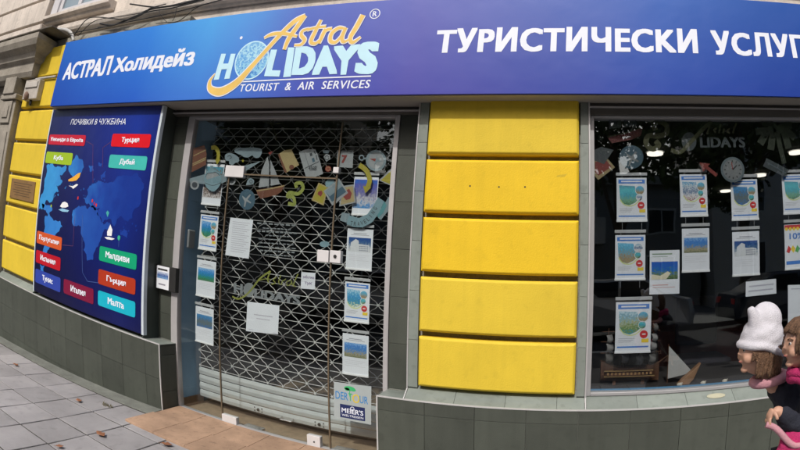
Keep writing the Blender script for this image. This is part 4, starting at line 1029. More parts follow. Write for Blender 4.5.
pp(D1, [(276, 326), (330, 318), (380, 308), (368, 332), (352, 344), (292, 358), (282, 344)], 'hull', SBR, t, 2); pl(D1, [(278, 330), (332, 321), (378, 311)], .008, 'rail', SC, t, 3, sm=False)
t = stk('notebook_sticker', 'cream notebook sticker with brown spine and round seal beside the sailing boat')
pp(D4, [(280, 146), (340, 105), (412, 90), (492, 250), (420, 290), (358, 332)], 'cover', SC, t); pp(D4, [(280, 146), (294, 138), (372, 325), (345, 322)], 'spine', SBR, t, 2); pp(D4, circ(416, 272, 24, 25), 'seal', SBR, t, 2)
t = stk('ticket_sticker', 'tall tilted white boarding pass sticker between notebook and calendar')
pp(D4, [(488, 120), (560, 92), (655, 92), (700, 210), (732, 338), (650, 370), (572, 410), (530, 270)], 'pass', SW, t)
pl(D4, [(545, 285), (690, 215)], .005, 'fold_line', SK, t, sm=False); pl(D4, [(545, 125), (590, 270)], .002, 'edge_line', SK, t, sm=False)
for a, b_, w_ in (((600, 150), (622, 140), .022), ((622, 205), (645, 195), .03), ((640, 110), (655, 140), .006), ((660, 150), (672, 200), .006)): pl(D4, [a, b_], w_, 'print_mark', SB if w_ > .025 else SK, t, sm=False)
o_ = GO - .0030 + .0012; q = D4([(585, 305), (668, 270), (672, 252), (580, 285)], o_)
text('boarding_word', '4568I', q[0][0], q[1][0], q[0][1] - .0, q[3][1] + .02, o_, SK, t, bold=.03, thick=.0004)
t = stk('ribbon_curl_sticker', 'lime green curly ribbon sticker under the notebook')
pl(D1, [(392, 375), (415, 378), (410, 352), (390, 350), (398, 336), (428, 340), (446, 322), (440, 302), (420, 304), (424, 318)], .026, 'ribbon', SL, t)
t = stk('tiny_cup_sticker', 'tiny blue sticker high between the boarding pass and the calendar')
pp(D4, [(722, 100), (798, 104), (782, 135), (735, 130)], 'bowl', SG, t)
t = stk('watch_sticker', 'small pale wrist watch sticker left of the calendar')
pp(D5, [(36, 168), (60, 138), (98, 150), (104, 190), (62, 218)], 'case', SW, t); pl(D5, circ(69, 178, 20, 20), .005, 'dial', SK, t)
t = stk('red_stamp_sticker', 'small round red stamp sticker left of the door edge')
pp(D5, circ(82, 288, 30, 30), 'stamp', SR, t); pl(D5, circ(82, 288, 17, 17), .004, 'inner_ring', SC, t)
t = stk('calendar_sticker', 'white calendar page sticker with a red figure seven')
pp(D5, [(172, 106), (336, 112), (326, 280), (168, 270)], 'page', SW, t); pp(D5, [(172, 100), (338, 104), (336, 118), (172, 112)], 'binding', SK, t, 1)
o_ = GO - .0012; q = D5([(218, 150), (272, 150), (235, 230)], o_); text('figure', '7', q[0][0], q[1][0], q[2][1], q[0][1], o_, SR, t, bold=.05, thick=.0004)
pl(D5, [(181, 112), (178, 270)], .003, 'margin_line', SK, t, sm=False)
t = stk('compass_sticker', 'round grey compass sticker with red needle at the top right of the entrance')
pp(D5, circ(560, 205, 102, 106), 'rim', SG, t); pp(D5, circ(560, 205, 78, 82), 'dial', SW, t, 1); pl(D5, circ(415, 177, 22, 24) + [(437, 177)], .008, 'ring', SG, t)
pp(D5, [(435, 176), (460, 176), (466, 190), (440, 192)], 'link', SG, t)
pp(D5, [(498, 188), (560, 185), (552, 215)], 'needle', SR, t, 3); pp(D5, [(560, 188), (622, 214), (554, 222)], 'needle', SG, t, 3); pp(D5, [(572, 158), (580, 205), (544, 255), (550, 200)], 'needle', SG, t, 2)
t = stk('down_arrow_sticker', 'yellow arrow sticker bending down over the violet sheet')
pl(D1, [(650, 236), (676, 256), (688, 290), (680, 318)], .034, 'shaft', SY, t, 3); pp(D1, [(664, 312), (694, 316), (672, 338)], 'head', SY, t, 4)
t = stk('photo_corner_sticker', 'yellow photo card sticker cut off by the right door frame')
pp(D5, [(735, 262), (735, 470), (590, 405)], 'card', SW, t); pp(D5, [(732, 288), (732, 452), (608, 404)], 'picture', SY, t, 1)
t = stk('heart_photo_sticker', 'yellow photo card sticker with a red heart, left of the fanned cards')
pp(D6, [(70, 62), (150, 98), (112, 250), (12, 206)], 'card', SC, t); pp(D6, [(74, 76), (138, 104), (104, 234), (26, 198)], 'picture', SY, t, 1); pp(D6, [(66, 140), (80, 130), (96, 128), (104, 150), (88, 178), (62, 158)], 'heart', SR, t, 2)
t = stk('red_photo_sticker', 'cream photo card sticker with a red blot, right of the fanned cards')
pp(D6, [(265, 90), (358, 76), (376, 225), (238, 258)], 'card', SW, t); pp(D6, [(272, 102), (350, 90), (364, 216), (250, 244)], 'picture', SC, t, 1); pp(D6, [(290, 130), (320, 112), (342, 150), (330, 195), (296, 205), (272, 180)], 'blot', SR, t, 2)
t = stk('seaside_photo_sticker', 'tilted seaside photo card sticker in front of the other two cards')
pp(D6, [(240, 30), (312, 146), (182, 250), (110, 132)], 'card', SW, t, 3); pp(D6, [(236, 48), (296, 138), (180, 220), (126, 134)], 'picture', SB, t, 4); pp(D6, [(236, 48), (264, 92), (160, 176), (126, 134)], 'sky', SG, t, 5)
t = stk('torn_map_sticker', 'small pale torn map sticker behind the seaside photo card')
pp(D6, [(125, 60), (150, 30), (200, 36), (196, 90), (130, 100)], 'map', SLB, t, 1)
t = stk('travel_ribbon_sticker', 'pale blue ribbon banner sticker with the word traveling')
pp(D6, [(262, 306), (330, 318), (300, 390), (244, 372)], 'ribbon_end', SG, t); 
rib = [(320, 330), (400, 352), (470, 320), (520, 250), (556, 182), (606, 214), (570, 300), (510, 386), (430, 428), (360, 426), (298, 402)]
pp(D6, rib, 'ribbon', SLB, t, 3); pp(D6, [(606, 214), (628, 250), (600, 310), (560, 350), (545, 330), (580, 280)], 'ribbon_fold', STQ, t, 2); pp(D6, [(610, 240), (640, 180), (662, 184), (650, 280), (580, 368), (556, 350)], 'ribbon_tail', SG, t, 1)
arc = spline([(330, 392), (390, 400), (450, 380), (500, 330), (540, 262)], 8)
word = 'TRAVELING'; o_ = GO - .0030 + .0006 * 5
aw = D6(arc, o_)
for i, ch in enumerate(word):
    f = (i + .5) / len(word) * (len(aw) - 1); k = int(f); p_ = Vector(aw[k]).lerp(Vector(aw[min(k + 1, len(aw) - 1)]), f - k); d_ = (Vector(aw[min(k + 1, len(aw) - 1)]) - Vector(aw[max(k - 1, 0)])).normalized(); nn = Vector((-d_.y, d_.x))
    hw = .008 if ch != 'I' else .002
    text('ribbon_letter', ch, -hw, hw, -.014, .014, o_, SK, t, thick=.0003, bold=.01, bend=lambda u, v, p_=p_, d_=d_, nn=nn: tuple(p_ + d_ * u + nn * v))
# faint outlines; the sign's shade is put into these darkened sticker colours
SDO = flat('sticker_olive_dark', rgb(.045, .045, .014)); SDR = flat('sticker_dark_shaded_red', rgb(.09, .014, .014)); SDG = flat('sticker_dark_shaded_grey', rgb(.045, .055, .06))
t = stk('luggage_tag_sticker', 'outlined luggage tag sticker darkened for shade at the top of the entrance glass')
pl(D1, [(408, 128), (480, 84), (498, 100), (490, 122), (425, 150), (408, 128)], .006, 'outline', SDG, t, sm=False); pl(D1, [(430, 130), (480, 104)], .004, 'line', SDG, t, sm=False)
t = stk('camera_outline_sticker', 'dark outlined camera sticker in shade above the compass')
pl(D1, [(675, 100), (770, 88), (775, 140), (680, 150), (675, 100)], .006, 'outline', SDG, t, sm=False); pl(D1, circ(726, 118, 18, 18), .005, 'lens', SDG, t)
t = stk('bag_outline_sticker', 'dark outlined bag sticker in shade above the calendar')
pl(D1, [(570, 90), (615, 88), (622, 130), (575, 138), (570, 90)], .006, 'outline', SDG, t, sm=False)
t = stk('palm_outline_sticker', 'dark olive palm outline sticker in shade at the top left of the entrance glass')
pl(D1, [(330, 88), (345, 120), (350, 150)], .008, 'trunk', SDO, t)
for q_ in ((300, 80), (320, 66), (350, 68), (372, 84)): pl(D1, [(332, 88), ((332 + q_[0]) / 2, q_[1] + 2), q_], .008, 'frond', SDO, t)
# door logo and opening hours in vinyl
t = stk('door_logo_sticker', 'olive and grey agency logo in vinyl across the middle of the door leaf')
D1b = region(180, 200, 3.627); VG = flat('vinyl_grey', rgb(.20, .22, .23)); VO = flat('vinyl_olive', rgb(.22, .24, .05)); o_ = GO - .0030 + .0006
q = D1b([(196, 300), (196, 336), (228, 318)], o_); text('logo_letter', 'H', q[0][0], q[2][0], q[1][1], q[0][1], o_, VG, t, bold=.05, thick=.0004)
pp(D1b, circ(250, 326, 20, 26), 'globe', VG, t, 1)
q = D1b([(270, 318), (270, 348), (436, 350)], o_); text('logo_letter', 'LIDAYS', q[0][0], q[2][0], q[1][1] - .01, q[0][1] - .01, o_, VG, t, bold=.05, thick=.0004)
for pts, w_ in (([(190, 350), (215, 358), (250, 335), (290, 285), (328, 258)], .014), ([(328, 258), (318, 285), (322, 300)], .011), ([(285, 292), (310, 286), (330, 288)], .006), ([(350, 280), (338, 290), (346, 300), (332, 306)], .008),
               ([(366, 272), (358, 296), (364, 308)], .008), ([(372, 290), (368, 308)], .008), ([(374, 294), (384, 286)], .007), ([(402, 292), (388, 296), (390, 310), (402, 304), (404, 292), (408, 310)], .007), ([(428, 268), (412, 306), (420, 314)], .009)):
    pl(D1b, pts, w_, 'script_stroke', VO, t, 3)
t = stk('opening_hours_sticker', 'block of grey vinyl opening hours print on the door leaf above the logo')
for i, (u0, u1, s_) in enumerate(((280, 425, 84), (300, 405, 100), (280, 428, 112), (310, 400, 126), (285, 420, 140), (290, 415, 154), (285, 425, 168), (290, 420, 182), (300, 415, 196))):
    n_ = 7 + i % 3
    for k in range(n_):
        a = u0 + (u1 - u0) * k / n_; pl(D1b, [(a, s_ + .06 * (a - 280)), (a + (u1 - u0) / n_ * .75, s_ + .06 * (a - 280) + 1)], .011 if i in (0, 2, 7) else .008, 'print_line', VG, t, 1, sm=False)
t = stk('blue_oval_sticker', 'small light blue oval sticker just above the door lock')
pp(D1b, circ(524, 160, 18, 11), 'oval', SLB, t)
# tour operator sticker
o_ = GO + .0005
TS = thing('operator_sticker', 'white square sticker with two tour operator logos at the lower right of the entrance', 'sticker', 'vinyl stickers on the glass')
E7 = region(240, 380, 5); TO = .006
MB().prism(E7([(470, 8), (657, 32), (656, 224), (470, 186)], TO), -TO - .0006, -TO).build('backing', flat('sticker_white', rgb(.60, .68, .70)), TS)
q = E7([(478, 54), (480, 92), (538, 70)], TO); zt_, zb_ = q[0][1], q[1][1]
BL2 = flat('logo_blue', rgb(.02, .20, .50)); GR2 = flat('logo_green', rgb(.04, .40, .14)); OR2 = flat('logo_gold2', rgb(.62, .50, .05))
zr = E7([(600, 78)], TO)[0][1]; 
x_ = [E7([(a, 75)], TO)[0][0] for a in (478, 540, 548, 596, 598, 640)]
text('logo_word', 'DER', x_[0], x_[1], zb_, zt_, TO + .001, BL2, TS, bold=.01, thick=.0005)
text('logo_word', 'T', x_[1] + .004, x_[2] + .02, zb_, zt_, TO + .001, GR2, TS, bold=.01, thick=.0005)
MB().ring((x_[2] + x_[3]) / 2 + .012, (zt_ + zb_) / 2 - .004, .022, .027, .009, -TO - .0016, -TO - .0006).build('logo_ring', OR2, TS)
text('logo_word', 'UR', x_[4], x_[5], zb_ - .004, zt_ - .006, TO + .001, BL2, TS, bold=.01, thick=.0005)
pc = E7([(548, 48)], TO)[0]
b = MB(); b.disc(pc[0], pc[1] + .008, .040, .016, -TO - .0014, -TO - .0006); b.disc(pc[0] - .018, pc[1], .018, .011, -TO - .0014, -TO - .0006); b.disc(pc[0] + .026, pc[1] + .002, .020, .011, -TO - .0015, -TO - .0006); b.build('palm_emblem', GR2, TS)
MB().ribbon([(pc[0] + .004, pc[1]), (pc[0] - .002, pc[1] - .03), (pc[0] + .004, pc[1] - .055)], .006, -TO - .0015, -TO - .0006).build('palm_stem', GR2, TS)
x0, z1 = E7([(500, 118)], TO)[0]; x1 = E7([(625, 160)], TO)[0][0]; z0 = E7([(500, 184)], TO)[0][1]
o = MB().box(x0, x1, -TO - .0012, -TO - .0005, z0, z1).build('navy_plate', NAVY, TS)
text('logo_word', 'MEIER\'S', x0 + .012, x1 - .012, z0 + .038, z0 + .075, TO + .0018, LET, TS, bold=.02, thick=.0005)
text('logo_word', 'WELTREISEN', x0 + .012, x1 - .012, z0 + .012, z0 + .028, TO + .0018, LET, TS, bold=.01, thick=.0005)
MB().ring((x0 + x1) / 2, z1 - .022, .013, .013, .004, -TO - .002, -TO - .0012).build('emblem_ring', LET, TS)

# display window stickers
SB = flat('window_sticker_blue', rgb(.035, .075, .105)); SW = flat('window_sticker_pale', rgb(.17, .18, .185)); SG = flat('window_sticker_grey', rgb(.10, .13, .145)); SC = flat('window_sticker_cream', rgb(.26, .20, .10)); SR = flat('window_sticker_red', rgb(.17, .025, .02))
W1 = region(580, 100, 6.617); W2 = region(680, 100, 6.617); W3 = region(580, 160, 3.214)
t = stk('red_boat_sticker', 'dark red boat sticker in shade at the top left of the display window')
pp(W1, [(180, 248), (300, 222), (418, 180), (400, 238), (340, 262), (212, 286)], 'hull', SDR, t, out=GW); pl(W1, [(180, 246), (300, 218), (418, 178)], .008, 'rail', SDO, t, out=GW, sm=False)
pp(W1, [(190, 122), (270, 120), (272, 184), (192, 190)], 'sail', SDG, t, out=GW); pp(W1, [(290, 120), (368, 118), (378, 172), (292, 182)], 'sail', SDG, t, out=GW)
t = stk('olive_curl_sticker', 'olive curl of ribbon sticker darkened for shade at the top of the display window')
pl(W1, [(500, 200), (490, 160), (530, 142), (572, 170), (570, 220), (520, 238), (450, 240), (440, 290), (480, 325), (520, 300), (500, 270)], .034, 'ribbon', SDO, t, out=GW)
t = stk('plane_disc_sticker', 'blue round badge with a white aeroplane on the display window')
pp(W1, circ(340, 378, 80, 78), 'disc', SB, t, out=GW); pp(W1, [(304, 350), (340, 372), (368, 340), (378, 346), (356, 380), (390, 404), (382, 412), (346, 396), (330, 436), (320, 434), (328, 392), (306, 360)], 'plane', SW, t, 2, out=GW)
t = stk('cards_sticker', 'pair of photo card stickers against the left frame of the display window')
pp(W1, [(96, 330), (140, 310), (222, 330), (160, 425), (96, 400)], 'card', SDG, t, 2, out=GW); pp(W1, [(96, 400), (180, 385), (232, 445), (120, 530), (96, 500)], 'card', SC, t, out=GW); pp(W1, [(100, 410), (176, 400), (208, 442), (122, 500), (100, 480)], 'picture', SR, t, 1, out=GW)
t = stk('window_logo_sticker', 'faint grey agency logo in shade on the display window left of the palm')  # logo colours darkened to stand in for shade under the sign
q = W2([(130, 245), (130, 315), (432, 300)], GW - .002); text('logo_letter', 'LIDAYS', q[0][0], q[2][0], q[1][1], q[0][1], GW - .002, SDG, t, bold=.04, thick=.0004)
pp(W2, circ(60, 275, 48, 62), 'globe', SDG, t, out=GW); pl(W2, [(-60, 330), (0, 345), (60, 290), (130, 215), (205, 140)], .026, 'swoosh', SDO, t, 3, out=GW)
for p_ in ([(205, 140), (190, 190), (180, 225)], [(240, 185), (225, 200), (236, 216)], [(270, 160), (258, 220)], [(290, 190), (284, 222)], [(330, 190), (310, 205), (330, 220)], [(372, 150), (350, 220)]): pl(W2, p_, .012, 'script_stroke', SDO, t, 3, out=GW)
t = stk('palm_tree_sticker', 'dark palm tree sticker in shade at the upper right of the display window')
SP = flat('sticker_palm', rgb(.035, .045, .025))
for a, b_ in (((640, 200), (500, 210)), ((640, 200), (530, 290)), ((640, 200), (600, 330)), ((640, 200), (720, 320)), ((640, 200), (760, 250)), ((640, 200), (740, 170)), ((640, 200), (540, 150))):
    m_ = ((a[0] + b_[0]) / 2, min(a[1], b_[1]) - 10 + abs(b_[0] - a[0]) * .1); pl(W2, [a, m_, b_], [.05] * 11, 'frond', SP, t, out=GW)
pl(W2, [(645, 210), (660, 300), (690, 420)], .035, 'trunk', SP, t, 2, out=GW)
t = stk('clock_sticker', 'round grey clock sticker above the dark lake offer sheet')
q = P(732.8, 169.6, GW); b = MB(); o_ = GW - .0015
b.disc(q[0], q[1], .083, .083, -o_ - .0005, -o_); b.build('rim', SG, t); MB().disc(q[0], q[1], .068, .068, -o_ - .001, -o_ - .0004).build('dial', SW, t)
for i in range(12):
    a = i * pi / 6; MB().ribbon([(q[0] + .048 * sin(a), q[1] + .048 * cos(a)), (q[0] + .061 * sin(a), q[1] + .061 * cos(a))], .008, -o_ - .0015, -o_ - .0008).build('hour_mark', SK, t)
MB().ribbon([(q[0], q[1]), (q[0] - .006, q[1] + .05)], .007, -o_ - .002, -o_ - .0012).build('hand', SR, t); MB().ribbon([(q[0], q[1]), (q[0] + .03, q[1] + .028)], .008, -o_ - .002, -o_ - .0012).build('hand', SK, t)
t = stk('red_arrow_sticker', 'dull red arrow sticker pointing up left, left of the clock')
pl(W3, [(440, 50), (405, 22)], .022, 'shaft', SR, t, out=GW, sm=False); pp(W3, [(384, 8), (418, 12), (396, 38)], 'head', SR, t, 2, out=GW)
t = stk('binoculars_sticker', 'grey striped tube sticker slanting right of the clock')
pp(W3, [(600, -6), (672, 32), (658, 54), (588, 20)], 'tube', SDG, t, out=GW); pl(W3, [(602, 8), (662, 42)], .006, 'stripe', SG, t, 2, out=GW, sm=False)

# ------------------------------------------------------------------ things standing in the display window
WOODH = mat('ship_wood', rgb(.11, .050, .028), .6, .3, 14); SAIL = mat('ship_sail', rgb(.24, .235, .23), .8, .12, 10); ROPE = mat('rigging', rgb(.09, .08, .07), .8, .2, 20); SAILD = mat('ship_sail_dull', rgb(.12, .115, .11), .85, .15, 10)
zD = WZ0 + .0185
G = thing('galleon_model', 'large wooden three masted sailing ship model in the left of the display window', 'ship model')
gx0, gx1 = P(600, 385, -.12)[0], P(659, 380, -.12)[0]; gy = .14; L_ = gx1 - gx0; n = 14
hl = MB()
for i in range(n + 1):
    u = i / n; x = gx0 + L_ * u; wd = .062 * (sin(pi * min(1, .12 + u * .92))) ** .55 * (1 if u < .9 else .6); dk = .10 + .045 * max(0, .28 - u) / .28 + .03 * max(0, u - .8) / .2
    for k, (f, h_) in enumerate(((0, .0), (.62, .018), (1, .05), (.92, dk), (-.92, dk), (-1, .05), (-.62, .018))): hl.v.append((x, gy + wd * f * (-1), zD + .02 + h_))
for i in range(n):
    for k in range(7): a = i * 7 + k; b_ = i * 7 + (k + 1) % 7; hl.f.append((a, b_, b_ + 7, a + 7))
hl.f.append(tuple(range(6, -1, -1))); hl.f.append(tuple(n * 7 + k for k in range(7)))
hl.build('hull', WOODH, G)
b = MB()
for i in range(12): b.box(gx0 + L_ * (.1 + .065 * i), gx0 + L_ * (.1 + .065 * i) + .012, gy - .07, gy - .056, zD + .075, zD + .09)
b.build('gun_port', mat('gun_port', rgb(.35, .2, .08), .6, .2, 20), G)
b = MB(); b.box(gx0 + .02, gx1 - .04, gy - .07, gy - .055, zD + .062, zD + .066); b.box(gx0 + .02, gx1 - .05, gy - .0705, gy - .055, zD + .10, zD + .105); b.build('wale', mat('wale_gold', rgb(.30, .19, .08), .5, .2, 20), G)
b = MB(); b.box(gx0 + .08, gx0 + .10, gy - .03, gy + .03, zD, zD + .03); b.box(gx1 - .12, gx1 - .10, gy - .03, gy + .03, zD, zD + .03); b.build('stand', WOODH, G)
MASTS = ((.12, .38), (.38, .47), (.64, .50), (.88, .42))
for mi, (u, hm) in enumerate(MASTS):
    xm = gx0 + L_ * u; MB().tube([(xm, gy, zD + .08), (xm, gy, zD + hm)], [.006, .003], 7).build('mast', WOODH, G)
    for k, (zl, hh, ww) in enumerate(((.155, .062, .040), (.230, .062, .037), (.305, .055, .032), (.372, .05, .026))):
        if zl + hh > hm + .01: continue
        s_ = MB(); m2 = 8
        for i in range(m2 + 1):
            for j in range(m2 + 1):
                a, b_ = i / m2, j / m2; bl_ = sin(pi * min(1, b_ * .85 + .12)) * sin(pi * (a * .8 + .1))
                s_.v.append((xm - ww * .62 + 2 * ww * .62 * a + .020 * bl_ + .006 * sin(5 * u + k), gy - .012 - .034 * bl_ + (a - .5) * .05, zD + zl + .010 * sin(7 * u + 2 * k) + hh * .80 * b_ - .014 * sin(pi * a) * (1 - b_)))
        for i in range(m2):
            for j in range(m2): q_ = i * (m2 + 1) + j; s_.f.append((q_, q_ + m2 + 1, q_ + m2 + 2, q_ + 1))
        so2 = s_.build('sail', SAIL if (k + mi) % 3 else SAILD, G, smooth=True); md = so2.modifiers.new('s', 'SOLIDIFY'); md.thickness = .0015
        MB().tube([(xm - ww - .01, gy - .008, zD + zl + hh), (xm + ww + .01, gy - .008, zD + zl + hh)], .0025, 6).build('yard', WOODH, G)
rg = MB()
for u, hm in MASTS:
    xm = gx0 + L_ * u
    for k in range(-3, 4): rg.tube([(xm + .012 * k, gy - .06, zD + .11), (xm, gy, zD + hm * .82)], .0008, 4, caps=False)
    for k in range(7): rg.tube([(xm - .03 * (1 - k / 9), gy - .052 + k * .006, zD + .14 + k * .03), (xm + .03 * (1 - k / 9), gy - .052 + k * .006, zD + .14 + k * .03)], .0007, 4, caps=False)
rg.tube([(gx1 + .05, gy, zD + .19), (gx0 + L_ * .76, gy, zD + .44)], .0009, 4); rg.tube([(gx1 + .05, gy, zD + .19), (gx0 + L_ * .46, gy, zD + .48)], .0009, 4)
rg.build('rigging', ROPE, G); MB().tube([(gx1 - .03, gy, zD + .12), (gx1 + .06, gy, zD + .19)], [.006, .003], 6).build('bowsprit', WOODH, G)
Y_ = thing('yacht_model', 'small model yacht with white triangular sail and long tan prow', 'ship model')
W8 = region(590, 250, 2.6)
def vv(p_, out): x, z = W8([p_], out)[0]; return (x, -out, z)
b = MB(); A = [vv(q_, -.05) for q_ in ((196, 400), (206, 372), (240, 335), (288, 292), (268, 335), (222, 384))]
b.prism([(q_[0], q_[2]) for q_ in A], .03, .085); b.build('hull', mat('tan_wood', rgb(.30, .16, .08), .5, .2, 20), Y_, .006)
b = MB(); A = [vv(q_, -.09) for q_ in ((206, 250), (202, 335), (268, 318))]; b.prism([(q_[0], q_[2]) for q_ in A], .093, .096); b.build('sail', mat('bright_sail', rgb(.40, .40, .39), .8, .04, 9), Y_)
b = MB(); A = [vv(q_, -.07) for q_ in ((284, 296), (246, 345), (225, 372), (262, 334))]; b.prism([(q_[0], q_[2]) for q_ in A], .078, .081); b.build('jib', SAIL, Y_)
b = MB(); A = vv((206, 246), -.09); b.tube([(A[0] - .002, .0945, zD), (A[0] - .002, .0945, A[2])], .003, 6); b.build('mast', WOODH, Y_)
b = MB(); a, b_ = vv((222, 388), -.0), vv((324, 374), -.0); b.tube([(a[0], 0.0, a[2]), (b_[0], .0, b_[2])], .0035, 6); b.tube([(b_[0] + .005, 0, b_[2] + .012), (b_[0] - .02, 0, zD + .0)], .003, 6); b.tube([(a[0], 0, a[2]), (a[0], 0, zD)], .003, 6); b.build('boom', mat('pale_spar', rgb(.40, .38, .34), .6, .1, 9), Y_)
for i, (q_, lb_) in enumerate((((229, 414), 'small pale shell on the window shelf nearest the ship model'), ((290, 411), 'small pale shell under the end of the pale boom'), ((346, 404), 'small pale shell farthest right on the window shelf'))):
    A = vv(q_, .03); b = MB(); b.ball((A[0], -.03, zD + .014), (.018, .012, .014), 10, 6); b.tube([(A[0] - .016, -.03, zD + .012), (A[0] + .02, -.03, zD + .026)], [.008, .003], 7)
    tag(b.build('seashell', mat('shell', rgb(.62, .56, .46), .5, .15, 20), smooth=True), lb_, 'shell', 'shells on the window shelf')
# office furniture deep inside
OC = thing('office_chair', 'dark office chair standing deep inside behind the display window', 'chair')
FAB = mat('chair_fabric', rgb(.035, .032, .04), .9, .2, 20); ax, ay = 1.35, 1.7
b = MB(); b.box(ax - .24, ax + .24, ay - .24, ay + .24, .46, .54); b.build('seat', FAB, OC, .03)
b = MB(); b.box(ax - .22, ax + .22, ay + .20, ay + .27, .62, 1.12); b.build('backrest', FAB, OC, .03)
b = MB(); b.tube([(ax, ay, .08), (ax, ay, .46)], .025, 10); b.build('post', CHROME, OC)
for k in range(5): a = k * 2 * pi / 5; b = MB(); b.tube([(ax, ay, .09), (ax + .28 * cos(a), ay + .28 * sin(a), .05)], [.02, .012], 8); b.ball((ax + .28 * cos(a), ay + .28 * sin(a), .025), .025, 8, 6); b.build('leg', BLACK, OC)
DK = thing('office_desk', 'dark reddish desk deep inside behind the display window', 'desk')
RW = mat('desk_red', rgb(.09, .02, .018), .5, .2, 8)
b = MB(); b.box(1.0, 2.2, 2.2, 2.9, .70, .74); b.build('desktop', RW, DK, .004)
b = MB(); b.box(1.02, 2.18, 2.24, 2.27, .05, .70); b.build('front_panel', RW, DK)
for x in (1.02, 2.14):
    for y_ in (2.28, 2.84): MB().box(x, x + .04, y_, y_ + .04, -.005, .70).build('leg', BLACK, DK)
# lit ceiling lamps
LG = 'lit oval ceiling lamps inside the shop'
LE = emis('lamp_glow', (1.0, .90, .74, 1), 1.6)
for px, py, lb_ in ((655, 152, 'lit ceiling lamp seen just under the olive curl sticker'), (725.5, 190, 'lit ceiling lamp seen left of the dark lake offer sheet'), (760, 174, 'small lit ceiling lamp seen right of the clock sticker'), (796, 151, 'lit ceiling lamp seen at the right edge of the photo')):
    d = ray(px, py); k = (2.66 - H) / d.z; X, Yy = d.x * k, -D + d.y * k
    t = thing('ceiling_lamp', lb_, 'lamp', LG); b = MB()
    n = 20
    for nm, r1, r2, z_, m_ in (('housing', .11, .11, 2.669, GREYBAR), ('diffuser', .09, .09, 2.650, LE)):
        b = MB(); hh = .012 if nm == 'housing' else .02
        vs = [(X + r1 * cos(2 * pi * i / n), Yy + r2 * sin(2 * pi * i / n), z_) for i in range(n)]; vs += [(x * .97 + X * .03, y_ * .97 + Yy * .03, z_ - hh) for x, y_, _ in vs]
        b.add(vs, [tuple(range(n)), tuple(range(2 * n - 1, n - 1, -1))] + [(i, i + n, (i + 1) % n + n, (i + 1) % n) for i in range(n)]); b.build(nm, m_, t)

# ------------------------------------------------------------------ across the street (seen mirrored in the glass)
def facade(x0, x1, yf, h, m, label, bays, floors):
    t = thing('apartment_building', label, 'building', 'buildings across the street')
    b = MB(); b.box(x0, x1, yf - 9, yf, -.3, h); b.build('wall', m, t)
    b = MB(); b.box(x0 - .2, x1 + .2, yf - 9.2, yf + .35, h, h + .4); b.build('roof', STONE2, t)
    wp = (x1 - x0) / bays; fh = (h - 1) / floors
    DG = mat('far_glass', rgb(.03, .035, .04), .1, .2, 1); WFm = mat('far_frame', rgb(.5, .5, .48), .6, .1, 3)
    for i in range(bays):
        for j in range(floors):
            cx_, z_ = x0 + wp * (i + .5), .9 + fh * j
            o = MB(); frame(o, cx_ - .65, cx_ + .65, z_, z_ + fh * .58, yf - .02, yf + .05, .08, .08, .08, .08); o.box(cx_ - .03, cx_ + .03, yf - .02, yf + .04, z_ + .08, z_ + fh * .58 - .08)
            f_ = o.build('window', WFm, t); MB().box(cx_ - .57, cx_ + .57, yf, yf + .01, z_ + .08, z_ + fh * .58 - .08).build('pane', DG, f_)
        if i % 2:
            for j in range(1, floors):
                z_ = .9 + fh * j - .35; o = MB(); o.box(x0 + wp * (i + .5) - 1, x0 + wp * (i + .5) + 1, yf + .002, yf + 1, z_, z_ + .12); o.box(x0 + wp * (i + .5) - 1, x0 + wp * (i + .5) + 1, yf + .94, yf + 1, z_ + .12, z_ + 1); o.build('balcony', WFm, t)
    return t
facade(-30, -12, -19, 13, mat('far_beige', rgb(.30, .27, .22), .9, .1, 1), 'beige apartment block across the street mirrored at the left', 5, 4)
facade(-11.8, 6, -19.5, 5.2, mat('far_grey', rgb(.22, .22, .21), .9, .1, 1), 'low grey building across the street behind the trees', 5, 2)
facade(6.3, 24, -18.5, 12.5, mat('far_cream', rgb(.50, .47, .42), .9, .1, 1), 'cream apartment block across the street mirrored in the right of the window', 5, 4)
facade(24.3, 44, -19, 14, mat('far_rose', rgb(.26, .20, .17), .9, .1, 1), 'rose brown apartment block farthest right across the street', 5, 4)
LEAFM = mat('tree_leaf', rgb(.045, .075, .022), .7, .4, 3, island=.4); BARK = mat('bark', rgb(.07, .055, .04), .95, .3, 9, .5, 40)
def tree(x, y_, h, r, label, nl=7500):
    t = thing('street_tree', label, 'tree', 'trees across the street')
    b = MB(); b.tube([(x, y_, -.15), (x + .05, y_, h * .3), (x - .05, y_ + .1, h * .62)], [.2, .15, .08], 9)
    ends = []
    for k in range(9):
        a = k * 2.4; s_ = h * R_(.28, .5); e_ = (x + r * .65 * cos(a), y_ + r * .65 * sin(a), h * R_(.55, .88)); b.tube([(x, y_, s_), ((x + e_[0]) / 2, (y_ + e_[1]) / 2, (s_ + e_[2]) / 2 + .2), e_], [.08, .05, .02], 6); ends.append(e_)
    b.build('trunk', BARK, t); c_ = MB(); ends.append((x, y_, h * .9))
    cl = [(e_[0] + R_(-.6, .6), e_[1] + R_(-.6, .6), e_[2] + R_(-.5, .6), R_(.5, 1.15)) for e_ in ends for _ in range(3)]
    for i in range(nl):
        q_ = random.choice(cl); v = Vector((random.gauss(0, 1), random.gauss(0, 1), random.gauss(0, 1))).normalized() * q_[3] * R_(.4, 1) ** .5; p_ = Vector(q_[:3]) + v
        u = Vector((R_(-1, 1), R_(-1, 1), R_(-1, 1))).normalized(); w_ = u.orthogonal().normalized(); s_ = R_(.07, .14)
        c_.add([p_ - u * s_, p_ + w_ * s_ * .6, p_ + u * s_, p_ - w_ * s_ * .6], [(0, 1, 2, 3)])
    c_.build('crown', LEAFM, t)
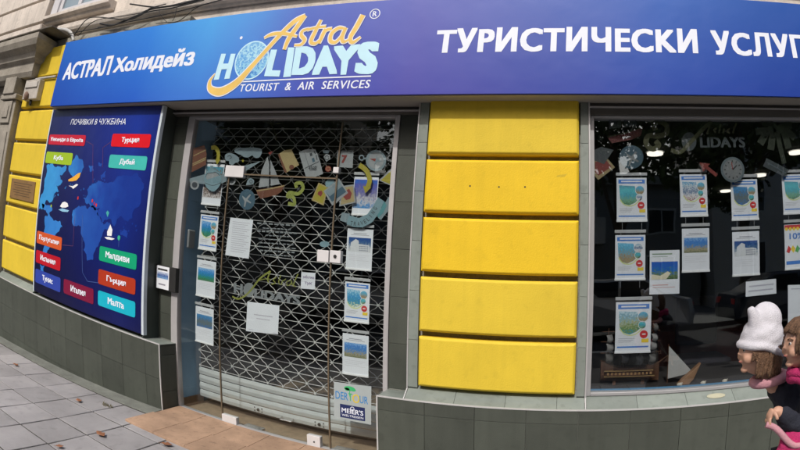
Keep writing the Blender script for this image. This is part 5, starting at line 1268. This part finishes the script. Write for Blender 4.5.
tree(-3.5, -12.2, 7.5, 2.6, 'leafy street tree across the road opposite the entrance'); tree(1.6, -12.4, 8.2, 2.8, 'leafy street tree opposite the left of the display window')
tree(5.4, -12.1, 7.6, 2.4, 'leafy street tree opposite the right of the display window'); tree(-9.5, -12.3, 7.2, 2.6, 'leafy street tree opposite the map board')
def car(x, y_, m, label, flip=1, rot=0):
    t = thing('parked_car', label, 'car', 'cars parked across the road')
    prof = [(-2.1, .35), (-2.12, .75), (-1.95, .92), (-1.1, 1.0), (-.45, 1.42), (.95, 1.45), (1.7, 1.02), (2.05, .95), (2.12, .6), (2.08, .32)]
    n = len(prof); b = MB(); rows_ = []
    for k, (yy, s_) in enumerate(((-.86, .94), (-.80, 1), (.80, 1), (.86, .94))):
        for px_, pz in prof: b.v.append((x + flip * px_ * (s_ if k in (0, 3) else 1), y_ + yy * (1 if pz < 1.02 else .80), -.22 + (pz if k in (1, 2) else .35 + (pz - .35) * .97)))
    for k in range(3):
        for i in range(n): a = k * n + i; c_ = k * n + (i + 1) % n; b.f.append((a, c_, c_ + n, a + n))
    b.f.append(tuple(range(n - 1, -1, -1))); b.f.append(tuple(3 * n + i for i in range(n)))
    b.build('body', m, t, .03, smooth=False)
    GD = mat('car_glass', rgb(.02, .022, .025), .05, .1, 1)
    b = MB()
    for s_ in (-1, 1):
        yo = y_ + s_ * .79
        for q_ in ([(-1.0, 1.02), (-.42, 1.36), (.25, 1.38), (.25, 1.02)], [(.32, 1.02), (.32, 1.38), (.9, 1.37), (1.45, 1.04)]):
            pts = [(x + flip * a, -.22 + z_) for a, z_ in q_]; yv = y_ + s_ * .80
            b.prism(pts, yv - .01 if s_ > 0 else yv - .0, yv + .0 if s_ > 0 else yv + .01)
    b.build('side_window', GD, t)
    for wx in (-1.3, 1.3):
        for s_ in (-1, 1):
            w_ = MB(); n2 = 20; yo = y_ + s_ * .76
            w_.disc(x + wx, -.22 + .32, .32, .32, yo - .1, yo + .1, n2); o = w_.build('wheel', BLACK, t); r_ = MB(); r_.disc(x + wx, -.22 + .32, .19, .19, yo - .11, yo + .11, n2); r_.build('rim', CHROME, o)
    for s_ in (-1, 1):
        MB().box(x + flip * 2.06 - .04, x + flip * 2.06 + .04, y_ + s_ * .62 - .14, y_ + s_ * .62 + .14, .48, .62).build('tail_light', RED, t)
        MB().box(x - flip * 2.08 - .04, x - flip * 2.08 + .04, y_ + s_ * .62 - .14, y_ + s_ * .62 + .14, .40, .54).build('headlight', WHITE, t)
    return t
car(1.0, -9.9, mat('car_silver', rgb(.35, .36, .37), .3, .03, 2, metal=.4, spec=.6), 'silver parked hatchback across the road')
car(6.2, -10.0, mat('car_dark', rgb(.03, .035, .05), .25, .05, 2, spec=.7), 'dark parked hatchback across the road', -1)
car(-5.2, -9.9, mat('car_white', rgb(.6, .6, .6), .3, .03, 2, spec=.6), 'white parked hatchback across the road')

# ------------------------------------------------------------------ the two children hurrying past
SKIN = mat('skin', rgb(.52, .30, .21), .55, .06, 20)
def skin_mesh(chains, sub=2):
    """chains: list of polylines [(x,y,z,r), ...]; chains that share a point join there"""
    me = bpy.data.meshes.new('s'); vs = []; es = []; rs = []; idx = {}
    for ch in chains:
        prev = None
        for p_ in ch:
            k = tuple(round(a, 4) for a in p_[:3])
            if k not in idx: idx[k] = len(vs); vs.append(k); rs.append(p_[3])
            if prev is not None and prev != idx[k]: es.append((prev, idx[k]))
            prev = idx[k]
    me.from_pydata(vs, es, []); o = bpy.data.objects.new('s', me); COL.objects.link(o)
    md = o.modifiers.new('k', 'SKIN'); md.use_smooth_shade = True
    for i, r in enumerate(rs):
        me.skin_vertices[0].data[i].radius = (r, r); me.skin_vertices[0].data[i].use_root = (i == 0)
    sb_ = o.modifiers.new('b', 'SUBSURF'); sb_.levels = sub; sb_.render_levels = sub
    dg = bpy.context.evaluated_depsgraph_get(); m2 = bpy.data.meshes.new_from_object(o.evaluated_get(dg)); bpy.data.objects.remove(o); return m2
def join_remesh(meshes, vox, smooth_it, name, m, par):
    bm = bmesh.new()
    for q_ in meshes: bm.from_mesh(q_)
    me = bpy.data.meshes.new(name); bm.to_mesh(me); bm.free(); me.materials.clear(); me.materials.append(m)
    o = bpy.data.objects.new(name, me); COL.objects.link(o)
    if vox:
        r_ = o.modifiers.new('r', 'REMESH'); r_.mode = 'VOXEL'; r_.voxel_size = vox; r_.use_smooth_shade = True
    if smooth_it: s_ = o.modifiers.new('s', 'SMOOTH'); s_.factor = .5; s_.iterations = smooth_it
    if vox or smooth_it:
        dg = bpy.context.evaluated_depsgraph_get(); m2 = bpy.data.meshes.new_from_object(o.evaluated_get(dg)); o.modifiers.clear(); o.data = m2
        m2.materials.clear(); m2.materials.append(m)
    for p_ in o.data.polygons: p_.use_smooth = True
    o.parent = par; return o
def head_mesh(c_, s, yaw, nod):
    """a head looking along -X before the turn; s is its height"""
    b = MB(); nu, nv = 28, 20
    for j in range(nv + 1):
        th = pi * j / nv
        for i in range(nu):
            a = 2 * pi * i / nu; x, y_, z_ = sin(th) * cos(a), sin(th) * sin(a), cos(th)
            X = x * .43; Y2 = y_ * .36; Z2 = z_ * .5
            if z_ < -.1: X *= 1 - .28 * (-z_ - .1); Y2 *= 1 - .38 * (-z_ - .1)
            if x < -.4 and z_ < 0: X -= .03 * (-z_)
            if x > .2 and z_ > -.3: X *= 1.08
            b.v.append((X, Y2, Z2))
    for j in range(nv):
        for i in range(nu): p_ = j * nu + i; q_ = j * nu + (i + 1) % nu; b.f.append((p_, p_ + nu, q_ + nu, q_))
    b.tube([(-.38, 0, .04), (-.42, 0, -.04), (-.435, 0, -.09)], [.030, .038, .040], 8)      # nose
    for s_ in (-1, 1):
        b.ball((.04, s_ * .36, -.02), (.06, .03, .10), 10, 7)                          # ears
        b.ball((-.27, s_ * .17, -.13), (.13, .11, .12), 10, 7)                         # cheeks
    b.ball((-.355, 0, -.22), (.045, .085, .03), 10, 6)
    b.ball((-.27, 0, -.39), (.08, .09, .07), 10, 6)
    Rm = Matrix.Rotation(yaw, 3, 'Z') @ Matrix.Rotation(nod, 3, 'Y')
    f = lambda p_: Vector(c_) + Rm @ (Vector(p_) * s)
    me = bpy.data.meshes.new('h'); me.from_pydata([tuple(f(v)) for v in b.v], [], b.f); return me, f
def face_bits(f, s, par, hairm):
    for s_ in (-1, 1):
        b = MB(); b.ball(tuple(f((-.372, s_ * .145, .03))), s * .034, 12, 8); b.build('eye', mat('eye_white', rgb(.42, .40, .38), .3, .02, 5), par, smooth=True)
        b = MB(); b.ball(tuple(f((-.394, s_ * .148, .03))), s * .021, 10, 7); b.build('pupil', BLACK, par, smooth=True)
        b = MB(); b.tube([tuple(f((-.415, s_ * .08, .10))), tuple(f((-.41, s_ * .15, .125))), tuple(f((-.36, s_ * .22, .105)))], s * .012, 6); b.build('eyebrow', hairm, par)
    b = MB(); b.tube([tuple(f((-.378, -.07, -.222))), tuple(f((-.402, 0, -.226))), tuple(f((-.378, .07, -.222)))], s * .014, 6); b.build('lips', mat('lips', rgb(.42, .14, .12), .5, .05, 9), par)
def hand_chains(wr, d, up, sc=1.0, curl=.8):
    """wrist point, forward direction, palm-normal direction; five separate curled fingers"""
    wr, d, up = Vector(wr), Vector(d).normalized(), Vector(up).normalized(); side = d.cross(up).normalized(); ch = []
    palm = wr + d * .032 * sc
    pm = skin_mesh([[(*wr, .016 * sc), (*(wr + d * .018 * sc), .018 * sc), (*palm, .021 * sc), (*(wr + d * .05 * sc), .019 * sc)]], 2)
    c_ = wr + d * .03 * sc
    for v in pm.vertices:
        q_ = v.co - c_; v.co = c_ + q_ - up * q_.dot(up) * .42 + side * q_.dot(side) * .35
    outm = [pm]
    for k, (off, ln) in enumerate(((-.024, .046), (-.008, .052), (.008, .049), (.022, .038))):
        p0 = wr + d * .045 * sc + side * off * sc; a = curl * (.8 + .1 * k); pts = [(*p0, .0075 * sc)]; dd = d.copy(); p_ = p0
        for j, fr_ in enumerate((.42, .32, .26)):
            ca, sa = cos(a * (j + .6) * .62), sin(a * (j + .6) * .62); p_ = p_ + (d * ca - up * sa) * ln * fr_ * sc; pts.append((*p_, (.0072 - .0009 * j) * sc))
        outm.append(skin_mesh([pts], 2))
    p0 = wr + d * .014 * sc - side * .018 * sc; q_ = p0 + (-side * .9 + d * .5 - up * .4).normalized() * .024 * sc; r_ = q_ + (d * .9 - side * .2 - up * .6).normalized() * .022 * sc
    outm.append(skin_mesh([[(*p0, .010 * sc), (*q_, .0085 * sc), (*r_, .0072 * sc)]], 2)); return outm
def crumple(o, st, size):
    tx = bpy.data.textures.new('folds', 'CLOUDS'); tx.noise_scale = size; tx.noise_depth = 2
    d_ = o.modifiers.new('folds', 'DISPLACE'); d_.texture = tx; d_.strength = st; d_.mid_level = .5; return o
def offs(ch, dr): return [(x, y_, z_, r + dr) for x, y_, z_, r in ch]

def child(hx, hy, hz, s, lean, label, hairm, hatted, armspec, legspec, coat, trousers, hipx):
    t = thing('person', label, 'person'); gzh = gz(hx, -hy)
    neck = (hx + .05, hy, hz - s * .50); chest = (hx + .05 + lean * .45, hy, neck[2] - .13); hip = (hipx, hy, neck[2] - .37)
    spine = [(*hip, .078), ((hip[0] + chest[0]) / 2, hy, (hip[2] + chest[2]) / 2, .072), (*chest, .082), (neck[0] + .01, hy, neck[2] - .035, .042), (*neck, .036), (hx + .02, hy, hz - s * .2, .036)]
    arms = []; hands = []
    for sy, (el, wr, hd_, cu) in zip((-1, 1), armspec):
        sh_ = (chest[0] - .005, hy + sy * .115, chest[2] + .075)
        ch_ = [(*chest, .082), (chest[0] - .003, hy + sy * .07, chest[2] + .065, .040), (*sh_, .038), (*el, .030), (*wr, .020)]; arms.append(ch_)
        hands += hand_chains(wr, hd_, (-1, 0, .2) if abs(Vector(hd_).normalized().x) < .8 else (0, 0, 1), .82, cu)
    legs = []
    for sy, (kn, an, toe) in zip((-1, 1), legspec):
        h_ = (hip[0], hy + sy * .06, hip[2] - .05)
        legs.append([(*hip, .078), (*h_, .064), (*kn, .045), (*an, .028), (*toe, .024)])
    hm, f = head_mesh((hx, hy, hz), s, lean * .0, .10)
    body = skin_mesh([spine] + arms + legs, 2)
    join_remesh([body, hm] + hands, .0042, 2, 'body', SKIN, t)
    face_bits(f, s, t, hairm)
    jk = [offs(spine[:4], .016)] + [[(*p_[:3], p_[3] + .015) for p_ in a[:-1]] + [(*Vector(a[-1][:3]).lerp(Vector(a[-2][:3]), .06), a[-1][3] + .012)] for a in arms]
    jk[0][0] = (hip[0], hy, hip[2] - .035, .10); jk[0] = [jk[0][0]] + jk[0][1:3] + [(jk[0][3][0], hy, jk[0][3][2], .055)]
    for a in jk[1:]: a[0] = (*chest, .098)
    jk[0][2] = (*chest, .098)
    crumple(join_remesh([skin_mesh(jk, 2)], .006, 2, 'jacket', coat, t), .016, .05)
    tr_ = [[(hip[0], hy, hip[2], .088)] + [(*p_[:3], p_[3] + .013) for p_ in l_[1:3]] + [(*Vector(l_[3][:3]).lerp(Vector(l_[2][:3]), .06), .044)] for l_ in legs]
    crumple(join_remesh([skin_mesh(tr_, 2)], .007, 3, 'trousers', trousers, t), .014, .06)
    for l_ in legs:
        an, toe = l_[3], l_[4]; b = MB(); join_remesh([skin_mesh([[(an[0], an[1], an[2] + .02, .040), (an[0], an[1], an[2] - .02, .036), (*toe[:3], .030)]], 2)], 0, 0, 'shoe', BLACK, t)
    return t, f, chest, neck, hip, hd_
COATD = mat('dark_coat', rgb(.014, .016, .026), .85, .25, 12, .4, 90); PINK = mat('pink_wool', rgb(.42, .025, .12), .9, .18, 18, .5, 120); PINKL = mat('pale_pink', rgb(.50, .25, .29), .85, .12, 12, .3, 90)
TRO = mat('dark_trousers', rgb(.022, .022, .028), .85, .25, 12, .3, 90); HAIR = mat('brown_hair', rgb(.17, .095, .055), .6, .45, 60, 1.0, 260); WOOL = mat('white_wool', rgb(.60, .59, .64), .95, .10, 14, .55, 260)
def at3(px, py, out): x, z_ = P(px, py, out); return (x, -out, z_)
# child in front, dark coat, pink scarf, pink bag
fo_ = 1.62; hc = at3(804, 344, fo_); s = .178; g0 = gz(1, fo_)
ex = at3(784, 400, fo_ + .13); wr = at3(773.5, 408, fo_ + .15)
chB, f, chest, neck, hip, _ = child(hc[0], hc[1], hc[2], s, .10, 'child in dark coat with brown hair and pink scarf at the right edge', HAIR, False,
    [((hc[0] + .015, hc[1] - .15, hc[2] - .325), wr, (-.45, -.1, -.85), 1.0), ((hc[0] + .12, hc[1] + .16, hc[2] - .36), (hc[0] + .10, hc[1] + .17, hc[2] - .50), (-.2, 0, -1), .8)],
    [((hc[0] - .02, hc[1] - .06, g0 + .30), (hc[0] + .02, hc[1] - .06, g0 + .07), (hc[0] - .08, hc[1] - .06, g0 + .035)), ((hc[0] + .12, hc[1] + .06, g0 + .31), (hc[0] + .30, hc[1] + .06, g0 + .12), (hc[0] + .24, hc[1] + .06, g0 + .05))], COATD, TRO, hc[0] + .12)
def hair_strands(f, s, par, m, top=.56, seed=2, cnt=120, hatted=False):
    b = MB(); rnd = random.Random(seed)
    for k in range(cnt):
        a = 2 * pi * k / cnt + rnd.uniform(-.03, .03); fr_ = abs(((a + pi) % (2 * pi)) - 0) ; d_ = abs(abs((a % (2 * pi)) - pi))      # d_ = 0 at the face
        if d_ < .85: ze = .24 + rnd.uniform(-.04, .05)
        elif d_ < 1.25: ze = -.16 + rnd.uniform(-.06, .06)
        else: ze = -.44 + rnd.uniform(-.08, .04)
        if hatted and d_ < .95: continue
        zs = .02 if hatted else top - .03; pts = []; nseg = 7; rs = []
        for i in range(nseg + 1):
            t = i / nseg; z_ = zs + (ze - zs) * t; q_ = max(0, 1 - (max(z_, -.0) / .58) ** 2) ** .5
            w_ = 1 + .04 * sin(k * 1.7 + t * 5)
            pts.append(tuple(f((.485 * q_ * cos(a) * w_ + .01, .405 * q_ * sin(a) * w_, z_)))); rs.append(s * (.034 if 0 < i < nseg else .014))
        b.tube(pts, rs, 5)
    return b.build('hair_locks', m, par, smooth=True)
def hair_cap(f, s, par, m, low=-.34, name='hair', seed=1):
    b = MB(); nu, nv = 60, 34; rnd = random.Random(seed)
    for j in range(nv + 1):
        th = pi * .86 * j / nv
        for i in range(nu):
            a = 2 * pi * i / nu; x, y_, z_ = sin(th) * cos(a), sin(th) * sin(a), cos(th)
            if x < .12: z_ = max(z_, -.02)
            if x < -.2: z_ = max(z_, .26)
            k = 1 + .03 * sin(a * 9 + j) + rnd.uniform(-.01, .01)
            X = .50 * x * k; 
            if x < -.1 and z_ < .42: X = .50 * max(x, -.12) * k
            b.v.append(tuple(f((X, .41 * y_ * k, .555 * z_ * k if z_ > 0 else .56 * z_ * k))))
    for j in range(nv):
        for i in range(nu): p_ = j * nu + i; q_ = j * nu + (i + 1) % nu; b.f.append((p_, p_ + nu, q_ + nu, q_))
    return crumple(b.build(name, m, par, smooth=True), .010, .02)
hair_cap(f, s * 1.0, chB, HAIR); hair_strands(f, s, chB, HAIR)
b = MB(); c_ = Vector((hc[0] + .035, hc[1], hc[2] - s * .50))
for k in range(2):
    n = 24; b.tube([(c_.x + .074 * cos(2 * pi * i / n), c_.y + .070 * sin(2 * pi * i / n), c_.z - .020 * k + .012 * cos(2 * pi * i / n) + .005 * sin(5 * i)) for i in range(n + 1)], .019, 9)
crumple(b.build('scarf', PINK, chB, smooth=True), .012, .03)
BG = thing('pink_bag', 'bright pink soft bag with pale strap held by the child in front', 'bag')
bc = at3(797, 454, fo_ + .16)
b = MB(); b.ball((bc[0], bc[1], bc[2]), (.085, .04, .105), 48, 32); o = crumple(b.build('pouch', PINK, BG, smooth=True), .03, .05)
b = MB(); hp = Vector(wr) + Vector((-.45, -.1, -.85)).normalized() * .05
b.tube(spline([(hp.x - .004, hp.y - .012, hp.z - .004), (hp.x + .03, hp.y - .02, hp.z - .022), (bc[0] - .03, bc[1] - .03, bc[2] + .045), (bc[0] + .03, bc[1] - .036, bc[2] + .06)], 5), .011, 9); b.build('strap', PINKL, BG, smooth=True)
# child behind, white woolly hat, leaning forward
fa = 1.42; ha = at3(759, 351, fa); s2 = .185
chA, f2, *_r = child(ha[0], ha[1], ha[2], s2, .34, 'child in white woolly hat leaning forward, just left of the child with the pink scarf', HAIR, True,
    [((ha[0] + .16, ha[1] - .10, ha[2] - .28), (ha[0] + .17, ha[1] - .08, ha[2] - .40), (-.2, 0, -1), .8), ((ha[0] + .22, ha[1] + .13, ha[2] - .30), (ha[0] + .20, ha[1] + .14, ha[2] - .42), (-.2, 0, -1), .8)],
    [((ha[0] + .16, ha[1] - .06, g0 + .30), (ha[0] + .17, ha[1] - .06, g0 + .07), (ha[0] + .08, ha[1] - .06, g0 + .035)), ((ha[0] + .26, ha[1] + .06, g0 + .31), (ha[0] + .42, ha[1] + .06, g0 + .14), (ha[0] + .36, ha[1] + .06, g0 + .06))], COATD, TRO, ha[0] + .22)
b = MB(); nu, nv = 30, 14; rnd = random.Random(3)
for j in range(nv + 1):
    th = pi * .56 * j / nv
    for i in range(nu):
        a = 2 * pi * i / nu; x, y_, z_ = sin(th) * cos(a), sin(th) * sin(a), cos(th); k = 1 + .035 * sin(a * 6 + j * 1.3) + rnd.uniform(-.015, .015)
        b.v.append(tuple(f2((.47 * x * k + .03, .42 * y_ * k, .24 + .50 * z_ * k))))
for j in range(nv):
    for i in range(nu): p_ = j * nu + i; q_ = j * nu + (i + 1) % nu; b.f.append((p_, p_ + nu, q_ + nu, q_))
b.f.append(tuple(nv * nu + i for i in range(nu)))
n = 26; b.tube([tuple(f2((.45 * cos(2 * pi * i / n) + .02, .40 * sin(2 * pi * i / n), .13 - .20 * max(0, cos(2 * pi * i / n))))) for i in range(n + 1)], s2 * .085, 9)
b.ball(tuple(f2((.06, .0, .62))), (s2 * .36, s2 * .30, s2 * .40), 16, 12)
b.tube([tuple(f2(q_)) for q_ in spline([(-.16, -.10, .48), (-.26, -.14, .72), (-.38, -.16, .90)], 5)], [s2 * (.20 - .013 * i) for i in range(11)], 12)
hm_ = bpy.data.meshes.new('w'); hm_.from_pydata(b.v, [], b.f)
crumple(join_remesh([hm_], .005, 5, 'woolly_hat', WOOL, chA), .007, .060); hair_strands(f2, s2, chA, HAIR, hatted=True)
b = MB(); c_ = Vector((ha[0] + .05, ha[1], ha[2] - s2 * .62)); n = 24
b.tube([(c_.x + .062 * cos(2 * pi * i / n), c_.y + .060 * sin(2 * pi * i / n), c_.z + .012 * cos(2 * pi * i / n)) for i in range(n + 1)], .020, 8); b.build('collar', PINKL, chA, smooth=True)

# ------------------------------------------------------------------ tidy up: separated pieces become parts of their own, one-part things become one mesh
def split_pieces(o, gap=.02):
    me = o.data; n = len(me.vertices); par = list(range(n))
    def find(a):
        while par[a] != a: par[a] = par[par[a]]; a = par[a]
        return a
    for e in me.edges:
        a, b_ = find(e.vertices[0]), find(e.vertices[1])
        if a != b_: par[a] = b_
    comp = {}
    for v in me.vertices: comp.setdefault(find(v.index), []).append(v.index)
    boxes = []
    for k, ids in comp.items():
        co_ = [me.vertices[i].co for i in ids]; boxes.append([[min(c_[a] for c_ in co_) for a in range(3)], [max(c_[a] for c_ in co_) for a in range(3)], set(ids)])
    merged = True
    while merged:
        merged = False; outb = []
        for bx in boxes:
            for q_ in outb:
                if all(bx[0][a] <= q_[1][a] + gap and bx[1][a] >= q_[0][a] - gap for a in range(3)):
                    q_[0] = [min(a, b_) for a, b_ in zip(q_[0], bx[0])]; q_[1] = [max(a, b_) for a, b_ in zip(q_[1], bx[1])]; q_[2] |= bx[2]; merged = True; break
            else: outb.append(bx)
        boxes = outb
    if len(boxes) < 2: return
    for k, bx in enumerate(boxes):
        ids = sorted(bx[2]); mp = {v: i for i, v in enumerate(ids)}; m2 = bpy.data.meshes.new(me.name)
        m2.from_pydata([tuple(me.vertices[i].co) for i in ids], [], [[mp[i] for i in p_.vertices] for p_ in me.polygons if p_.vertices[0] in mp])
        for mm in me.materials: m2.materials.append(mm)
        if k == 0: tgt = o
        else: tgt = o.copy(); COL.objects.link(tgt)
        tgt.data = m2
SPLIT = 'screw_hole tiled_pilaster pilaster_core tiled_strip corner_trim plinth_tiling plinth_core plinth_edge_trim flat_ledge sloping_ledge ledge_end_trim header_panel header_trim pier lintel floor_spring_plate side_window edge_trim upper_band pilaster_panel gun_port small_print rivet stand hanging_wire print_mark badge_text glass_edge'.split()
for o in list(S.objects):
    if o.type == 'MESH' and o.name.split('.')[0] in SPLIT: split_pieces(o, .02 if o.name.split('.')[0] not in ('small_print', 'gun_port', 'rivet', 'screw_hole') else .002)
for o in list(S.objects):
    if o.type == 'EMPTY' and o.parent is None:
        ch = list(o.children)
        if len(ch) == 1 and ch[0].type == 'MESH':
            nm = o.name; c_ = ch[0]; c_.parent = None
            for k in ('label', 'category', 'group'):
                if k in o: c_[k] = o[k]
            bpy.data.objects.remove(o); c_.name = nm
